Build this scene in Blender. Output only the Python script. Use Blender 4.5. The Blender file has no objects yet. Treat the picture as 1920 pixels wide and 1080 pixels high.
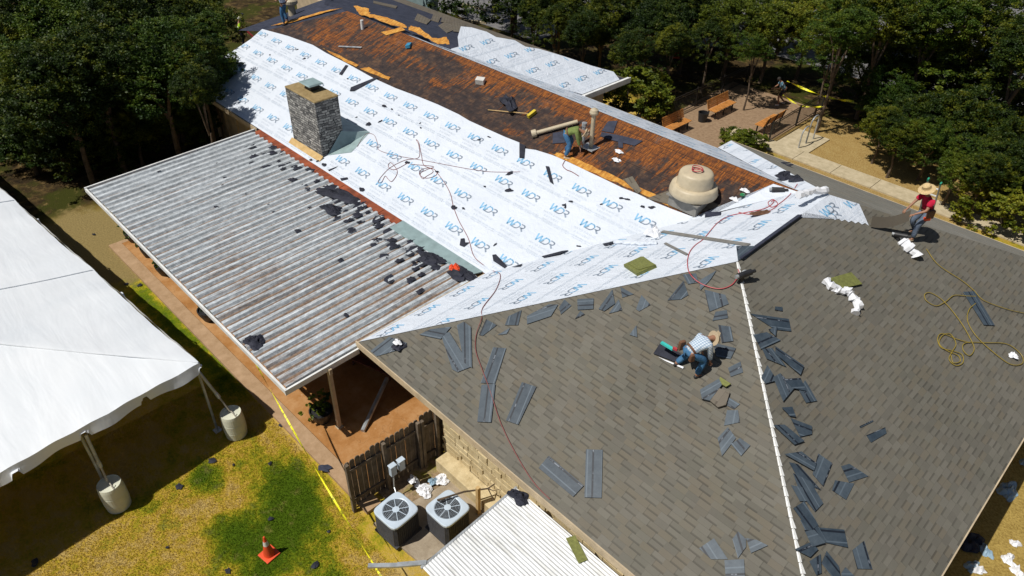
import bpy, bmesh, math, random
import numpy as np
from mathutils import Vector, Matrix
rad = math.radians
random.seed(7)
sc = bpy.context.scene
col = sc.collection
# ------------------------------------------------------------------ camera
CAMH = 15.7
FPX = 1350.0
YAW, PITCH, ROLL = rad(134.99075), rad(37.16782), rad(1.35312)
def cam_axes():
    F = Vector((math.cos(YAW)*math.cos(PITCH), math.sin(YAW)*math.cos(PITCH), -math.sin(PITCH)))
    Rt = F.cross(Vector((0, 0, 1))).normalized()
    Up = Rt.cross(F)
    c, s = math.cos(ROLL), math.sin(ROLL)
    return c*Rt + s*Up, -s*Rt + c*Up, F
CR, CU, CF = cam_axes()
cd = bpy.data.cameras.new('camera')
cam = bpy.data.objects.new('camera', cd); col.objects.link(cam)
cd.sensor_width = 36; cd.lens = 36*FPX/1920; cd.clip_end = 3000; cd.clip_start = .1
m = Matrix((CR, CU, -CF)).transposed().to_4x4(); m.translation = (0, 0, CAMH)
cam.matrix_world = m
sc.camera = cam
# ------------------------------------------------------------------ world, sun
SUNV = Vector((.176, .484, -.857)).normalized()      # direction the light travels
w = bpy.data.worlds.new('World'); sc.world = w; w.use_nodes = True
nt = w.node_tree; bg = nt.nodes['Background']
sky = nt.nodes.new('ShaderNodeTexSky'); sky.sky_type = 'NISHITA'; sky.sun_disc = False
sky.sun_elevation = math.asin(-SUNV.z); sky.sun_rotation = math.atan2(-SUNV.x, -SUNV.y)
nt.links.new(sky.outputs[0], bg.inputs[0]); bg.inputs[1].default_value = .05
sl = bpy.data.lights.new('sun', 'SUN'); sl.energy = 5.0; sl.angle = rad(.5); sl.color = (1, .965, .90)
so = bpy.data.objects.new('sun', sl); col.objects.link(so)
so.rotation_euler = SUNV.to_track_quat('-Z', 'Y').to_euler(); so.location = (0, -20, 40)
sc.view_settings.view_transform = 'Standard'; sc.view_settings.look = 'None'
sc.view_settings.exposure = -0.2; sc.view_settings.gamma = 1
# ------------------------------------------------------------------ planes of the place (point, normal)
P = {
 'gr': ((0, 0, 0), (0, 0, 1)),
 'F1': ((0, 12, 2.7), (0, -.343, 1)),
 'FB': ((0, 19.35, 5.22), (0, .4624, 1)),
 'F2': ((0, 7.384, 2.7), (0, -.43, 1)),
 'F3': ((-13.2, 0, 2.7), (-.43, 0, 1)),
 'G': ((.42, 0, 2.7), (.43, 0, 1)),
 'H': ((0, 25.86, 2.7), (0, .43, 1)),
 'K': ((-20.5, 0, 2.7), (.43, 0, 1)),
 'BS': ((0, 28, 2.7), (0, .2913, 1)),
 'PT': ((0, 5.15, 2.42), (0, -.033, 1)),
 'LT': ((-7.05, 0, 2.3), (-.03, 0, 1)),
}
P = {k: (Vector(a), Vector(n).normalized()) for k, (a, n) in P.items()}
def plane(z): return (Vector((0, 0, z)), Vector((0, 0, 1)))
def px(x, y, pl, lift=0.0):
    """world point where the photograph's line of sight through (x, y) meets a real surface"""
    o, n = P[pl] if isinstance(pl, str) else plane(pl)
    d = CR*((x-960)/FPX) + CU*((540-y)/FPX) + CF
    c = Vector((0, 0, CAMH))
    t = (o+n*lift-c).dot(n)/d.dot(n)
    return c + d*t
def onz(x, y, pl, lift=0.0):
    o, n = P[pl] if isinstance(pl, str) else plane(pl)
    z = o.z - (n.x*(x-o.x)+n.y*(y-o.y))/n.z
    return Vector((x, y, z)) + n*lift
# ------------------------------------------------------------------ object helpers
def tag(o, label=None, cat=None, group=None, kind=None):
    if label: o['label'] = label
    if cat: o['category'] = cat
    if group: o['group'] = group
    if kind: o['kind'] = kind
    return o
def empty(name, loc=(0, 0, 0), rz=0):
    o = bpy.data.objects.new(name, None); col.objects.link(o)
    o.location = loc; o.rotation_euler = (0, 0, rz); o.empty_display_size = .1
    return o
class MB:
    """collects geometry; build() links it as ONE mesh object"""
    def __init__(s): s.v = []; s.f = []; s.mi = []; s.uv = []
    def face(s, pts, mi=0, uv=None):
        i = len(s.v); s.v += [tuple(p) for p in pts]; s.f.append(tuple(range(i, i+len(pts)))); s.mi.append(mi)
        s.uv.append(uv if uv else [(0, 0)]*len(pts))
    def raw(s, vs, fs, mi=0):
        i = len(s.v); s.v += [tuple(p) for p in vs]
        for f in fs: s.f.append(tuple(i+k for k in f)); s.mi.append(mi); s.uv.append([(0, 0)]*len(f))
    def box(s, c, d, M=None, mi=0, taper=1.0):
        x, y, z = d[0]/2, d[1]/2, d[2]/2; vs = []
        for dz in (-z, z):
            k = taper if dz > 0 else 1
            for dx, dy in ((-x, -y), (x, -y), (x, y), (-x, y)):
                p = Vector((dx*k, dy*k, dz))
                if M is not None: p = M @ p
                vs.append(p + Vector(c))
        i = len(s.v); s.v += [tuple(p) for p in vs]
        D = [d[0], d[1], d[2]]
        for f, (a, b) in (((3, 2, 1, 0), (D[0], D[1])), ((4, 5, 6, 7), (D[0], D[1])), ((0, 1, 5, 4), (D[0], D[2])), ((1, 2, 6, 5), (D[1], D[2])), ((2, 3, 7, 6), (D[0], D[2])), ((3, 0, 4, 7), (D[1], D[2]))):
            s.f.append(tuple(i+k for k in f)); s.mi.append(mi); s.uv.append([(0, 0), (a, 0), (a, b), (0, b)])
    def bar(s, a, b, wd, ht, mi=0, up=(0, 0, 1)):
        a = Vector(a); b = Vector(b); d = b-a; L = d.length; d.normalize()
        sd = d.cross(Vector(up))
        if sd.length < 1e-4: sd = d.cross(Vector((1, 0, 0)))
        sd.normalize(); u = sd.cross(d)
        M = Matrix((d, sd, u)).transposed()
        s.box((a+b)/2, (L, wd, ht), M, mi)
    def tube(s, pts, r, n=8, mi=0, cap=True):
        pts = [Vector(p) for p in pts]; N = len(pts)
        rs = r if isinstance(r, (list, tuple)) else [r]*N
        i0 = len(s.v); prev = None
        for k, p in enumerate(pts):
            d = (pts[min(k+1, N-1)]-pts[max(k-1, 0)])
            if d.length < 1e-9: d = Vector((0, 0, 1))
            d.normalize()
            if prev is None:
                a = d.cross(Vector((0, 0, 1)))
                if a.length < .05: a = d.cross(Vector((1, 0, 0)))
            else: a = prev - d*prev.dot(d)
            a.normalize(); prev = a; b = d.cross(a)
            for j in range(n):
                t = 2*math.pi*j/n
                s.v.append(tuple(p+(a*math.cos(t)+b*math.sin(t))*rs[k]))
        for k in range(N-1):
            for j in range(n):
                q = (i0+k*n+j, i0+k*n+(j+1) % n, i0+(k+1)*n+(j+1) % n, i0+(k+1)*n+j)
                s.f.append(q); s.mi.append(mi); s.uv.append([(0, 0)]*4)
        if cap:
            for k in (0, N-1):
                q = [i0+k*n+j for j in range(n)]
                if k == 0: q.reverse()
                s.f.append(tuple(q)); s.mi.append(mi); s.uv.append([(0, 0)]*n)
    def lathe(s, prof, c=(0, 0, 0), n=24, mi=0, M=None):
        c = Vector(c); pts = []
        for r, z in prof:
            for j in range(n):
                t = 2*math.pi*j/n; p = Vector((r*math.cos(t), r*math.sin(t), z))
                if M is not None: p = M @ p
                pts.append(p+c)
        i0 = len(s.v); s.v += [tuple(p) for p in pts]
        for k in range(len(prof)-1):
            for j in range(n):
                s.f.append((i0+k*n+j, i0+k*n+(j+1) % n, i0+(k+1)*n+(j+1) % n, i0+(k+1)*n+j)); s.mi.append(mi)
                C = 2*math.pi*max(prof[k][0], .01)
                s.uv.append([(C*j/n, prof[k][1]), (C*(j+1)/n, prof[k][1]), (C*(j+1)/n, prof[k+1][1]), (C*j/n, prof[k+1][1])])
        for k, rev in ((0, True), (len(prof)-1, False)):
            if prof[k][0] > 1e-3:
                q = [i0+k*n+j for j in range(n)]
                if rev: q.reverse()
                s.f.append(tuple(q)); s.mi.append(mi); s.uv.append([(0, 0)]*n)
    def slab(s, pts, n, th, mi=0, uvf=None, mside=None):
        """polygon extruded down along -n by th"""
        n = Vector(n).normalized(); pts = [Vector(p) for p in pts]
        nn = Vector((0, 0, 0))
        for i in range(len(pts)):
            nn += pts[i].cross(pts[(i+1) % len(pts)])
        if nn.dot(n) < 0: pts.reverse()
        lo = [p-n*th for p in pts]
        f = uvf or (lambda p: (p.x, p.y))
        s.face(pts, mi, [f(p) for p in pts]); s.face(lo[::-1], mi, [f(p) for p in lo[::-1]])
        for i in range(len(pts)):
            j = (i+1) % len(pts)
            q = [lo[i], lo[j], pts[j], pts[i]]
            s.face(q, mi if mside is None else mside, [f(p) for p in q])
    def build(s, name, mats, parent=None, smooth=False, bevel=0, weld=False):
        me = bpy.data.meshes.new(name); me.from_pydata(s.v, [], s.f)
        mats = mats if isinstance(mats, (list, tuple)) else [mats]
        for m_ in mats: me.materials.append(m_)
        me.polygons.foreach_set('material_index', s.mi)
        ul = me.uv_layers.new(name='UVMap')
        ul.data.foreach_set('uv', [c for f in s.uv for q in f for c in q])
        me.update()
        if weld:
            bm = bmesh.new(); bm.from_mesh(me); bmesh.ops.remove_doubles(bm, verts=bm.verts, dist=1e-4); bm.to_mesh(me); bm.free()
        if smooth: me.polygons.foreach_set('use_smooth', [True]*len(me.polygons))
        o = bpy.data.objects.new(name, me); col.objects.link(o)
        if parent: o.parent = parent
        if bevel:
            b = o.modifiers.new('bevel', 'BEVEL'); b.width = bevel; b.segments = 2; b.limit_method = 'ANGLE'
        return o
def copy_tree(o, parent=None):
    kids = list(o.children)
    c = o.copy(); col.objects.link(c)
    if parent: c.parent = parent
    for k in kids: copy_tree(k, c)
    return c
# ------------------------------------------------------------------ material helpers
class NT:
    def __init__(s, name):
        s.m = bpy.data.materials.new(name); s.m.use_nodes = True; s.t = s.m.node_tree
        s.b = s.t.nodes['Principled BSDF']
    def n(s, t, **k):
        nd = s.t.nodes.new(t)
        for a, v in k.items(): setattr(nd, a, v)
        return nd
    def lk(s, a, b): s.t.links.new(a, b)
    def _in(s, sock, v):
        if v is None: return
        if hasattr(v, 'is_output') or isinstance(v, bpy.types.NodeSocket): s.lk(v, sock)
        else: sock.default_value = v
    def math(s, op, a, b=None, c=None, clamp=False):
        nd = s.n('ShaderNodeMath', operation=op); nd.use_clamp = clamp
        s._in(nd.inputs[0], a); s._in(nd.inputs[1], b)
        if c is not None: s._in(nd.inputs[2], c)
        return nd.outputs[0]
    def noise(s, vec, scale, detail=4, rough=.55, dist=0, out=0):
        nd = s.n('ShaderNodeTexNoise'); s._in(nd.inputs['Vector'], vec)
        nd.inputs['Scale'].default_value = scale; nd.inputs['Detail'].default_value = detail
        nd.inputs['Roughness'].default_value = rough; nd.inputs['Distortion'].default_value = dist
        return nd.outputs[out]
    def ramp(s, fac, stops, interp='LINEAR'):
        nd = s.n('ShaderNodeValToRGB'); nd.color_ramp.interpolation = interp; e = nd.color_ramp.elements
        while len(e) > 1: e.remove(e[0])
        e[0].position = stops[0][0]; e[0].color = tuple(stops[0][1])+(1,) if len(stops[0][1]) == 3 else stops[0][1]
        for p, c in stops[1:]:
            x = e.new(p); x.color = tuple(c)+(1,) if len(c) == 3 else c
        s._in(nd.inputs[0], fac); return nd.outputs[0]
    def step(s, fac, a, b): return s.ramp(fac, [(a, (0, 0, 0)), (b, (1, 1, 1))])
    def mix(s, fac, a, b, mode='MIX'):
        nd = s.n('ShaderNodeMix', data_type='RGBA', blend_type=mode)
        s._in(nd.inputs[0], fac)
        s._in(nd.inputs[6], tuple(a)+(1,) if isinstance(a, (tuple, list)) else a)
        s._in(nd.inputs[7], tuple(b)+(1,) if isinstance(b, (tuple, list)) else b)
        return nd.outputs[2]
    def pos(s): return s.n('ShaderNodeNewGeometry').outputs['Position']
    def obj(s): return s.n('ShaderNodeTexCoord').outputs['Object']
    def uv(s): return s.n('ShaderNodeTexCoord').outputs['UV']
    def scl(s, vec, sx, sy, sz, loc=(0, 0, 0), rot=(0, 0, 0)):
        nd = s.n('ShaderNodeMapping'); s.lk(vec, nd.inputs[0]); nd.inputs['Scale'].default_value = (sx, sy, sz)
        nd.inputs['Location'].default_value = loc; nd.inputs['Rotation'].default_value = rot
        return nd.outputs[0]
    def out(s, colr, rough=.8, bump=None, bs=.3, bd=.02, metal=0, spec=None):
        s._in(s.b.inputs['Base Color'], tuple(colr)+(1,) if isinstance(colr, (tuple, list)) else colr)
        s._in(s.b.inputs['Roughness'], rough); s.b.inputs['Metallic'].default_value = metal
        if spec is not None: s.b.inputs['Specular IOR Level'].default_value = spec
        if bump is not None:
            b = s.n('ShaderNodeBump'); b.inputs['Strength'].default_value = bs; b.inputs['Distance'].default_value = bd
            s.lk(bump, b.inputs['Height']); s.lk(b.outputs[0], s.b.inputs['Normal'])
        return s.m
def simple(name, c, rough=.7, var=.25, scale=6, metal=0, bump=0, spec=None):
    t = NT(name); o = t.obj(); nz = t.noise(o, scale, 5)
    a = tuple(x*(1-var) for x in c); b = tuple(min(1, x*(1+var)) for x in c)
    cc = t.ramp(nz, [(.3, a), (.7, b)])
    return t.out(cc, rough, nz if bump else None, bump, .01, metal, spec)
M_ = {}
# grass: dry gold and green patches
def mk_grass():
    t = NT('grass'); p = t.pos()
    big = t.noise(p, .42, 5, .6, .4); mid = t.noise(p, 2.2, 5, .65); fine = t.noise(p, 16, 5, .7); blade = t.noise(p, 55, 3, .7)
    sx = t.n('ShaderNodeSeparateXYZ'); t.lk(p, sx.inputs[0])
    def blob(cx, cy, rx, ry):
        dx = t.math('DIVIDE', t.math('SUBTRACT', sx.outputs[0], cx), rx); dy = t.math('DIVIDE', t.math('SUBTRACT', sx.outputs[1], cy), ry)
        return t.math('SUBTRACT', 1, t.math('SQRT', t.math('ADD', t.math('MULTIPLY', dx, dx), t.math('MULTIPLY', dy, dy))), clamp=True)
    g = t.math('MULTIPLY', big, .75)
    for b in ((-12.5, 4.4, 2.1, 1.4), (-11.3, 3.8, 1.9, 1.3), (-11, 2.7, 1.6, 1.3), (-22, 4.9, 3.5, .7), (-18.0, 5.0, 3.2, .6), (-12.3, 2.6, 1.2, .7), (-9.2, 3.6, 1.2, .6), (-25, 5, 1, .6), (-14.2, 2.8, 1, .6)):
        g = t.math('ADD', g, t.math('MULTIPLY', blob(*b), .36))
    g = t.math('ADD', g, t.math('MULTIPLY', t.math('SUBTRACT', mid, .5), .75))
    g = t.math('ADD', g, t.math('MULTIPLY', t.math('SUBTRACT', fine, .5), .5))
    c = t.ramp(g, [(.26, (.62, .44, .15)), (.40, (.62, .42, .055)), (.48, (.46, .38, .025)), (.60, (.19, .24, .010)), (.74, (.085, .15, .006))])
    c = t.mix(t.step(blade, .35, .65), t.mix(.3, c, (.02, .02, .002), 'MIX'), c)
    # leaf litter and bare dirt under the trees, darkened to paint in tree shade
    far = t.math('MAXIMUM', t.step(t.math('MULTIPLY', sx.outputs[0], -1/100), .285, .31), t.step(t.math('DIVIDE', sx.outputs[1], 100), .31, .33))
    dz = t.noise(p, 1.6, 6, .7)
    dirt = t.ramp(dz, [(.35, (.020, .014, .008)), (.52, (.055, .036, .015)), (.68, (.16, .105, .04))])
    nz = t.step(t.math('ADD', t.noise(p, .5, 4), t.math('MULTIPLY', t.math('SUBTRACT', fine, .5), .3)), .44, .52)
    shaded_litter = t.mix(nz, (.045, .048, .008), dirt)
    c = t.mix(far, c, shaded_litter)
    dr = blob(-9.5, 34.5, 7.5, 4.2)
    dc = t.ramp(t.math('ADD', fine, t.math('MULTIPLY', mid, .3)), [(.45, (.22, .12, .035)), (.62, (.36, .235, .08)), (.8, (.46, .34, .14))])
    c = t.mix(t.step(t.math('ADD', dr, t.math('MULTIPLY', t.math('SUBTRACT', mid, .5), .3)), .02, .14), c, dc)
    dr2 = blob(-27.4, 4.9, 4.2, 2.2)
    c = t.mix(t.step(t.math('ADD', dr2, t.math('MULTIPLY', t.math('SUBTRACT', mid, .5), .5)), .12, .3), c, t.ramp(fine, [(.3, (.2, .15, .06)), (.7, (.36, .27, .11))]))
    rt = t.step(t.math('MULTIPLY', sx.outputs[0], 1/50), -.01, .01)
    c = t.mix(rt, c, t.ramp(t.math('ADD', fine, t.math('MULTIPLY', mid, .4)), [(.5, (.22, .14, .03)), (.8, (.48, .34, .10))]))
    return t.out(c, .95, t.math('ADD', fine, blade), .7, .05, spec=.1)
def mk_slab():
    t = NT('stained_concrete'); p = t.pos(); a = t.noise(p, .8, 5, .6); b = t.noise(p, 5, 6, .7)
    c = t.ramp(t.math('ADD', t.math('MULTIPLY', a, .7), t.math('MULTIPLY', b, .4)), [(.3, (.20, .085, .022)), (.5, (.36, .165, .05)), (.7, (.48, .27, .12))])
    sx = t.n('ShaderNodeSeparateXYZ'); t.lk(p, sx.outputs and sx.inputs[0])
    c = t.mix(t.step(t.noise(p, 2.3, 6, .8), .62, .72), c, (.50, .33, .19))
    crack = t.n('ShaderNodeTexVoronoi', feature='DISTANCE_TO_EDGE'); crack.inputs['Scale'].default_value = .33
    t.lk(t.n('ShaderNodeVectorMath', operation='ADD').outputs[0], crack.inputs['Vector'])
    va = crack.inputs['Vector'].links[0].from_node; t.lk(p, va.inputs[0])
    ns = t.n('ShaderNodeTexNoise'); ns.inputs['Scale'].default_value = 2; t.lk(p, ns.inputs['Vector']); t.lk(ns.outputs['Color'], va.inputs[1])
    cr = t.step(crack.outputs['Distance'], .0, .007)
    c = t.mix(t.math('ADD', cr, .55, clamp=True), (.10, .05, .02), c)
    return t.out(c, .85, b, .3, .01, spec=.25)
def mk_concrete(name, c0, c1, sc_=3.):
    t = NT(name); p = t.pos(); a = t.noise(p, sc_, 7, .7); f = t.noise(p, 40, 3)
    c = t.ramp(t.math('ADD', t.math('MULTIPLY', a, .8), t.math('MULTIPLY', f, .2)), [(.32, c0), (.66, c1)])
    return t.out(c, .9, f, .3, .01, spec=.2)
def mk_shingle(name, base, tint=0.0, row=.15, cell=.33):
    t = NT(name); u = t.uv(); s = t.n('ShaderNodeSeparateXYZ'); t.lk(u, s.inputs[0])
    X, Y = s.outputs[0], s.outputs[1]
    Yw = t.math('ADD', Y, t.math('MULTIPLY', t.noise(u, 1.2, 2), .02))
    r = t.math('DIVIDE', Yw, row); ri = t.math('FLOOR', r); rf = t.math('FRACT', r)
    wn = t.n('ShaderNodeTexWhiteNoise', noise_dimensions='1D'); t.lk(ri, wn.inputs['W'])
    par = t.math('MULTIPLY', t.math('MODULO', t.math('ABSOLUTE', ri), 4), .37)
    xx = t.math('ADD', t.math('DIVIDE', X, cell), t.math('ADD', par, t.math('MULTIPLY', wn.outputs[0], .5)))
    ci = t.math('FLOOR', xx); cf = t.math('FRACT', xx)
    cmb = t.n('ShaderNodeCombineXYZ'); t.lk(ci, cmb.inputs[0]); t.lk(ri, cmb.inputs[1])
    w2 = t.n('ShaderNodeTexWhiteNoise', noise_dimensions='2D'); t.lk(cmb.outputs[0], w2.inputs['Vector'])
    rnd = w2.outputs[0]
    raised = t.math('GREATER_THAN', t.math('FRACT', t.math('MULTIPLY', t.math('ADD', ci, rnd), .5)), .52)
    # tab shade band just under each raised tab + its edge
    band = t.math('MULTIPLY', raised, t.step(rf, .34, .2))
    thin = t.step(rf, .10, .02)
    edge = t.math('MULTIPLY', t.math('LESS_THAN', cf, .06), raised)
    base_c = t.ramp(rnd, [(0, tuple(x*.85 for x in base)), (.5, base), (1, tuple(x*1.16 for x in base))])
    pn = t.noise(t.pos(), .35, 6, .65); pn2 = t.noise(u, 90, 2, .8); pn3 = t.noise(t.pos(), 1.7, 4)
    base_c = t.mix(t.step(t.math('FRACT', t.math('MULTIPLY', rnd, 7.3)), .55, .9), base_c, (base[0]*1.06, base[1]*.99, base[2]*.9))
    base_c = t.mix(t.math('MULTIPLY', t.step(pn3, .4, .7), .18), base_c, (base[0]*.9, base[1]*1.06, base[2]*.88))
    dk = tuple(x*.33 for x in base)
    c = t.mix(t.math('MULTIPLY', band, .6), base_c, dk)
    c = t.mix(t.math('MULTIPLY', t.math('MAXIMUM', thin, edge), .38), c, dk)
    c = t.mix(t.math('MULTIPLY', t.step(pn2, .35, .75), .35), c, tuple(x*.6 for x in base))
    c = t.mix(t.math('MULTIPLY', t.step(pn, .35, .65), .28), c, tuple(x*1.45 for x in base))
    h = t.math('ADD', t.math('MULTIPLY', raised, .6), t.math('SUBTRACT', 1, rf))
    return t.out(c, .95, t.math('ADD', h, t.math('MULTIPLY', pn2, .4)), .35, .008, spec=.15)
def mk_deck():
    t = NT('stripped_roof_deck'); p = t.pos(); s = t.n('ShaderNodeSeparateXYZ'); t.lk(p, s.inputs[0])
    st = t.noise(t.scl(p, 3.4, .55, 1), 1.6, 7, .72, .6)            # streaks running up the slope
    big = t.noise(t.scl(p, .38, .75, 1, (3.1, 1.7, 0)), .9, 6, .62, .5)
    fib = t.noise(t.scl(p, 9, 1.2, 1), 3.2, 5, .75)
    wood = t.ramp(fib, [(.28, (.035, .014, .008)), (.42, (.11, .034, .008)), (.57, (.29, .088, .010)), (.76, (.50, .20, .025))])
    felt = t.ramp(t.noise(p, 3, 6, .7), [(.3, (.010, .009, .012)), (.5, (.040, .026, .022)), (.68, (.13, .068, .034))])
    q = t.math('ADD', t.math('ADD', .035, t.math('MULTIPLY', big, .95)), t.math('MULTIPLY', t.math('SUBTRACT', st, .5), 1.15))
    # band of intact felt low on the slope; bright torn wood near its upper edge
    lowb = t.step(s.outputs[1], 0, 1)
    yy = t.math('ADD', s.outputs[1], t.math('MULTIPLY', t.math('SUBTRACT', t.noise(p, .5, 5, .7), .5), 1.2))
    lb = t.math('SUBTRACT', 1, t.math('MULTIPLY', t.math('SUBTRACT', yy, 16.75), 3), clamp=True)
    xm = t.math('MULTIPLY', t.math('SUBTRACT', -15.2, s.outputs[0]), .6, clamp=True)
    lb = t.math('MULTIPLY', lb, xm)
    far = t.math('MULTIPLY', t.math('SUBTRACT', -21.0, s.outputs[0]), .10, clamp=True)
    q = t.math('ADD', q, t.math('MULTIPLY', far, .02))
    near = t.math('MULTIPLY', t.math('ADD', s.outputs[0], 14.6), .35, clamp=True)
    low = t.math('MULTIPLY', t.math('SUBTRACT', 16.9, yy), 2.2, clamp=True)
    q = t.math('SUBTRACT', q, t.math('MULTIPLY', t.math('MULTIPLY', near, low), .28))
    top = t.math('MULTIPLY', t.math('SUBTRACT', yy, 18.7), 2.5, clamp=True)
    q = t.math('SUBTRACT', q, t.math('MULTIPLY', top, .12))
    q = t.math('ADD', q, t.math('MULTIPLY', lb, .4))
    def dblob(cx, cy, rx, ry):
        dx = t.math('DIVIDE', t.math('SUBTRACT', s.outputs[0], cx), rx); dy = t.math('DIVIDE', t.math('SUBTRACT', s.outputs[1], cy), ry)
        return t.math('SUBTRACT', 1, t.math('SQRT', t.math('ADD', t.math('MULTIPLY', dx, dx), t.math('MULTIPLY', dy, dy))), clamp=True)
    for bb in ((-8.6, 18.0, 1.5, 1.1), (-11.8, 17.6, 2.3, .8), (-16.3, 17.9, 2.4, .9), (-19.5, 17.3, 2.6, .9), (-24, 17.2, 4, .5), (-23.5, 18.8, 1.8, .4)): q = t.math('ADD', q, t.math('MULTIPLY', dblob(*bb), .36))
    mk = t.step(q, .47, .58)
    c = t.mix(mk, wood, felt)
    # plywood sheet joints
    br = t.n('ShaderNodeTexBrick'); t.lk(t.scl(p, 1, 1, 1, (.3, .55, 0)), br.inputs[0]); br.inputs['Scale'].default_value = 1
    br.inputs['Brick Width'].default_value = 2.44; br.inputs['Row Height'].default_value = 1.15; br.inputs['Mortar Size'].default_value = .018
    br.inputs['Mortar Smooth'].default_value = .3
    c = t.mix(t.math('MULTIPLY', br.outputs['Fac'], .75), c, (.02, .009, .005))
    rw = t.math('FRACT', t.math('DIVIDE', s.outputs[1], .16)); rk = t.math('MULTIPLY', t.step(rw, .22, .08), t.step(t.noise(t.scl(p, 1.5, 7, 1), 2.5, 4, .7), .44, .56))
    c = t.mix(t.math('MULTIPLY', rk, .8), c, (.014, .009, .008))
    sk = t.step(t.noise(t.scl(p, 11, 1.6, 1), 1.7, 6, .8), .50, .62); c = t.mix(t.math('MULTIPLY', sk, .75), c, (.028, .012, .008))
    g = t.noise(p, 1.1, 6, .7); c = t.mix(t.math('MULTIPLY', t.step(g, .60, .75), .35), c, (.20, .16, .14))
    rough = t.math('ADD', .55, t.math('MULTIPLY', fib, .35))
    return t.out(c, rough, t.math('ADD', fib, t.math('MULTIPLY', mk, .6)), .5, .012, spec=.35)
def mk_felt(name='black_felt', c0=(.012, .013, .02), c1=(.045, .045, .06)):
    t = NT(name); p = t.obj(); a = t.noise(p, 2.5, 7, .7); f = t.noise(p, 30, 3)
    return t.out(t.ramp(a, [(.3, c0), (.7, c1)]), .75, t.math('ADD', a, f), .5, .02, spec=.3)
def mk_wrap():
    t = NT('white_underlayment'); p = t.pos(); a = t.noise(p, .7, 5, .6); f = t.noise(p, 3.5, 5, .6, 1.0)
    c = t.ramp(a, [(.3, (.60, .645, .71)), (.7, (.66, .70, .765))])
    return t.out(c, .55, t.math('ADD', t.math('ADD', f, t.math('MULTIPLY', t.noise(p, 1.6, 4, .6, .6), 1.6)), t.math('MULTIPLY', a, 2)), .5, .06, spec=.3)
def mk_ribmetal():
    t = NT('weathered_ribbed_metal'); p = t.pos(); s = t.n('ShaderNodeSeparateXYZ'); t.lk(p, s.inputs[0]); X, Y, Z = s.outputs
    pit = t.noise(t.scl(p, 4, .25, 1), 2.2, 7, .75); dots = t.noise(t.scl(p, 1, .7, 1), 9, 5, .8); big = t.noise(p, .35, 4)
    base = t.ramp(t.math('ADD', t.math('MULTIPLY', pit, .5), t.math('MULTIPLY', dots, .5)), [(.34, (.20, .22, .23)), (.47, (.38, .41, .43)), (.60, (.64, .68, .71))])
    rib = t.math('FRACT', t.math('DIVIDE', t.math('ADD', X, 27.15), .34))
    tr = t.math('SUBTRACT', 1, t.math('MULTIPLY', t.math('ABSOLUTE', t.math('SUBTRACT', rib, .21)), 4.0), clamp=True)   # the troughs
    amt = t.math('ADD', t.math('ADD', t.math('MULTIPLY', t.math('ADD', X, 27), .05), t.math('MULTIPLY', t.math('SUBTRACT', 8.5, Y), .05)), t.math('MULTIPLY', t.math('SUBTRACT', big, .5), 1.2))
    rn = t.noise(t.scl(p, 3, .35, 1), 1.8, 6, .75)
    rm = t.step(t.math('MULTIPLY', t.math('ADD', rn, t.math('MULTIPLY', amt, .28)), t.math('ADD', .62, t.math('MULTIPLY', tr, .48))), .43, .56)
    rust = t.ramp(dots, [(.35, (.08, .042, .022)), (.58, (.23, .13, .065)), (.75, (.40, .30, .20))])
    c = t.mix(t.math('MULTIPLY', t.math('MULTIPLY', tr, t.step(pit, .25, .5)), .8), base, (.13, .125, .12)); c = t.mix(t.math('MULTIPLY', t.step(t.math('ABSOLUTE', t.math('SUBTRACT', rib, .47)), .055, .03), .75), c, (.07, .065, .06))
    c = t.mix(t.math('MULTIPLY', rm, .85), c, rust)
    c = t.mix(t.math('MULTIPLY', t.step(t.noise(p, 6, 6, .8), .60, .68), .6), c, (.05, .045, .04))
    return t.out(c, .5, dots, .15, .01, spec=.5)
def mk_stone():
    t = NT('grey_ledge_stone'); u = t.uv()
    wob = t.n('ShaderNodeTexNoise'); wob.inputs['Scale'].default_value = 4; t.lk(u, wob.inputs['Vector'])
    v = t.n('ShaderNodeVectorMath', operation='MULTIPLY_ADD'); t.lk(wob.outputs['Color'], v.inputs[0]); v.inputs[1].default_value = (.30, .13, 0); t.lk(u, v.inputs[2])
    br = t.n('ShaderNodeTexBrick'); t.lk(v.outputs[0], br.inputs[0]); br.inputs['Scale'].default_value = 1
    br.inputs['Brick Width'].default_value = .24; br.inputs['Row Height'].default_value = .10; br.inputs['Mortar Size'].default_value = .010
    br.inputs['Mortar Smooth'].default_value = .4; br.squash = .6; br.squash_frequency = 3; br.offset = .42
    br.inputs['Color1'].default_value = (.12, .12, .12, 1); br.inputs['Color2'].default_value = (.52, .51, .48, 1)
    br.inputs['Mortar'].default_value = (.025, .025, .03, 1)
    n2 = t.noise(u, 14, 5, .7); c = t.mix(.7, br.outputs['Color'], t.ramp(n2, [(.3, (.2, .2, .2)), (.65, (1, .98, .93))]), 'MULTIPLY')
    c = t.mix(.45, c, br.outputs['Color'])
    h = t.math('SUBTRACT', n2, t.math('MULTIPLY', br.outputs['Fac'], 2.0))
    return t.out(c, .9, h, .8, .03, spec=.2)
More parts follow.
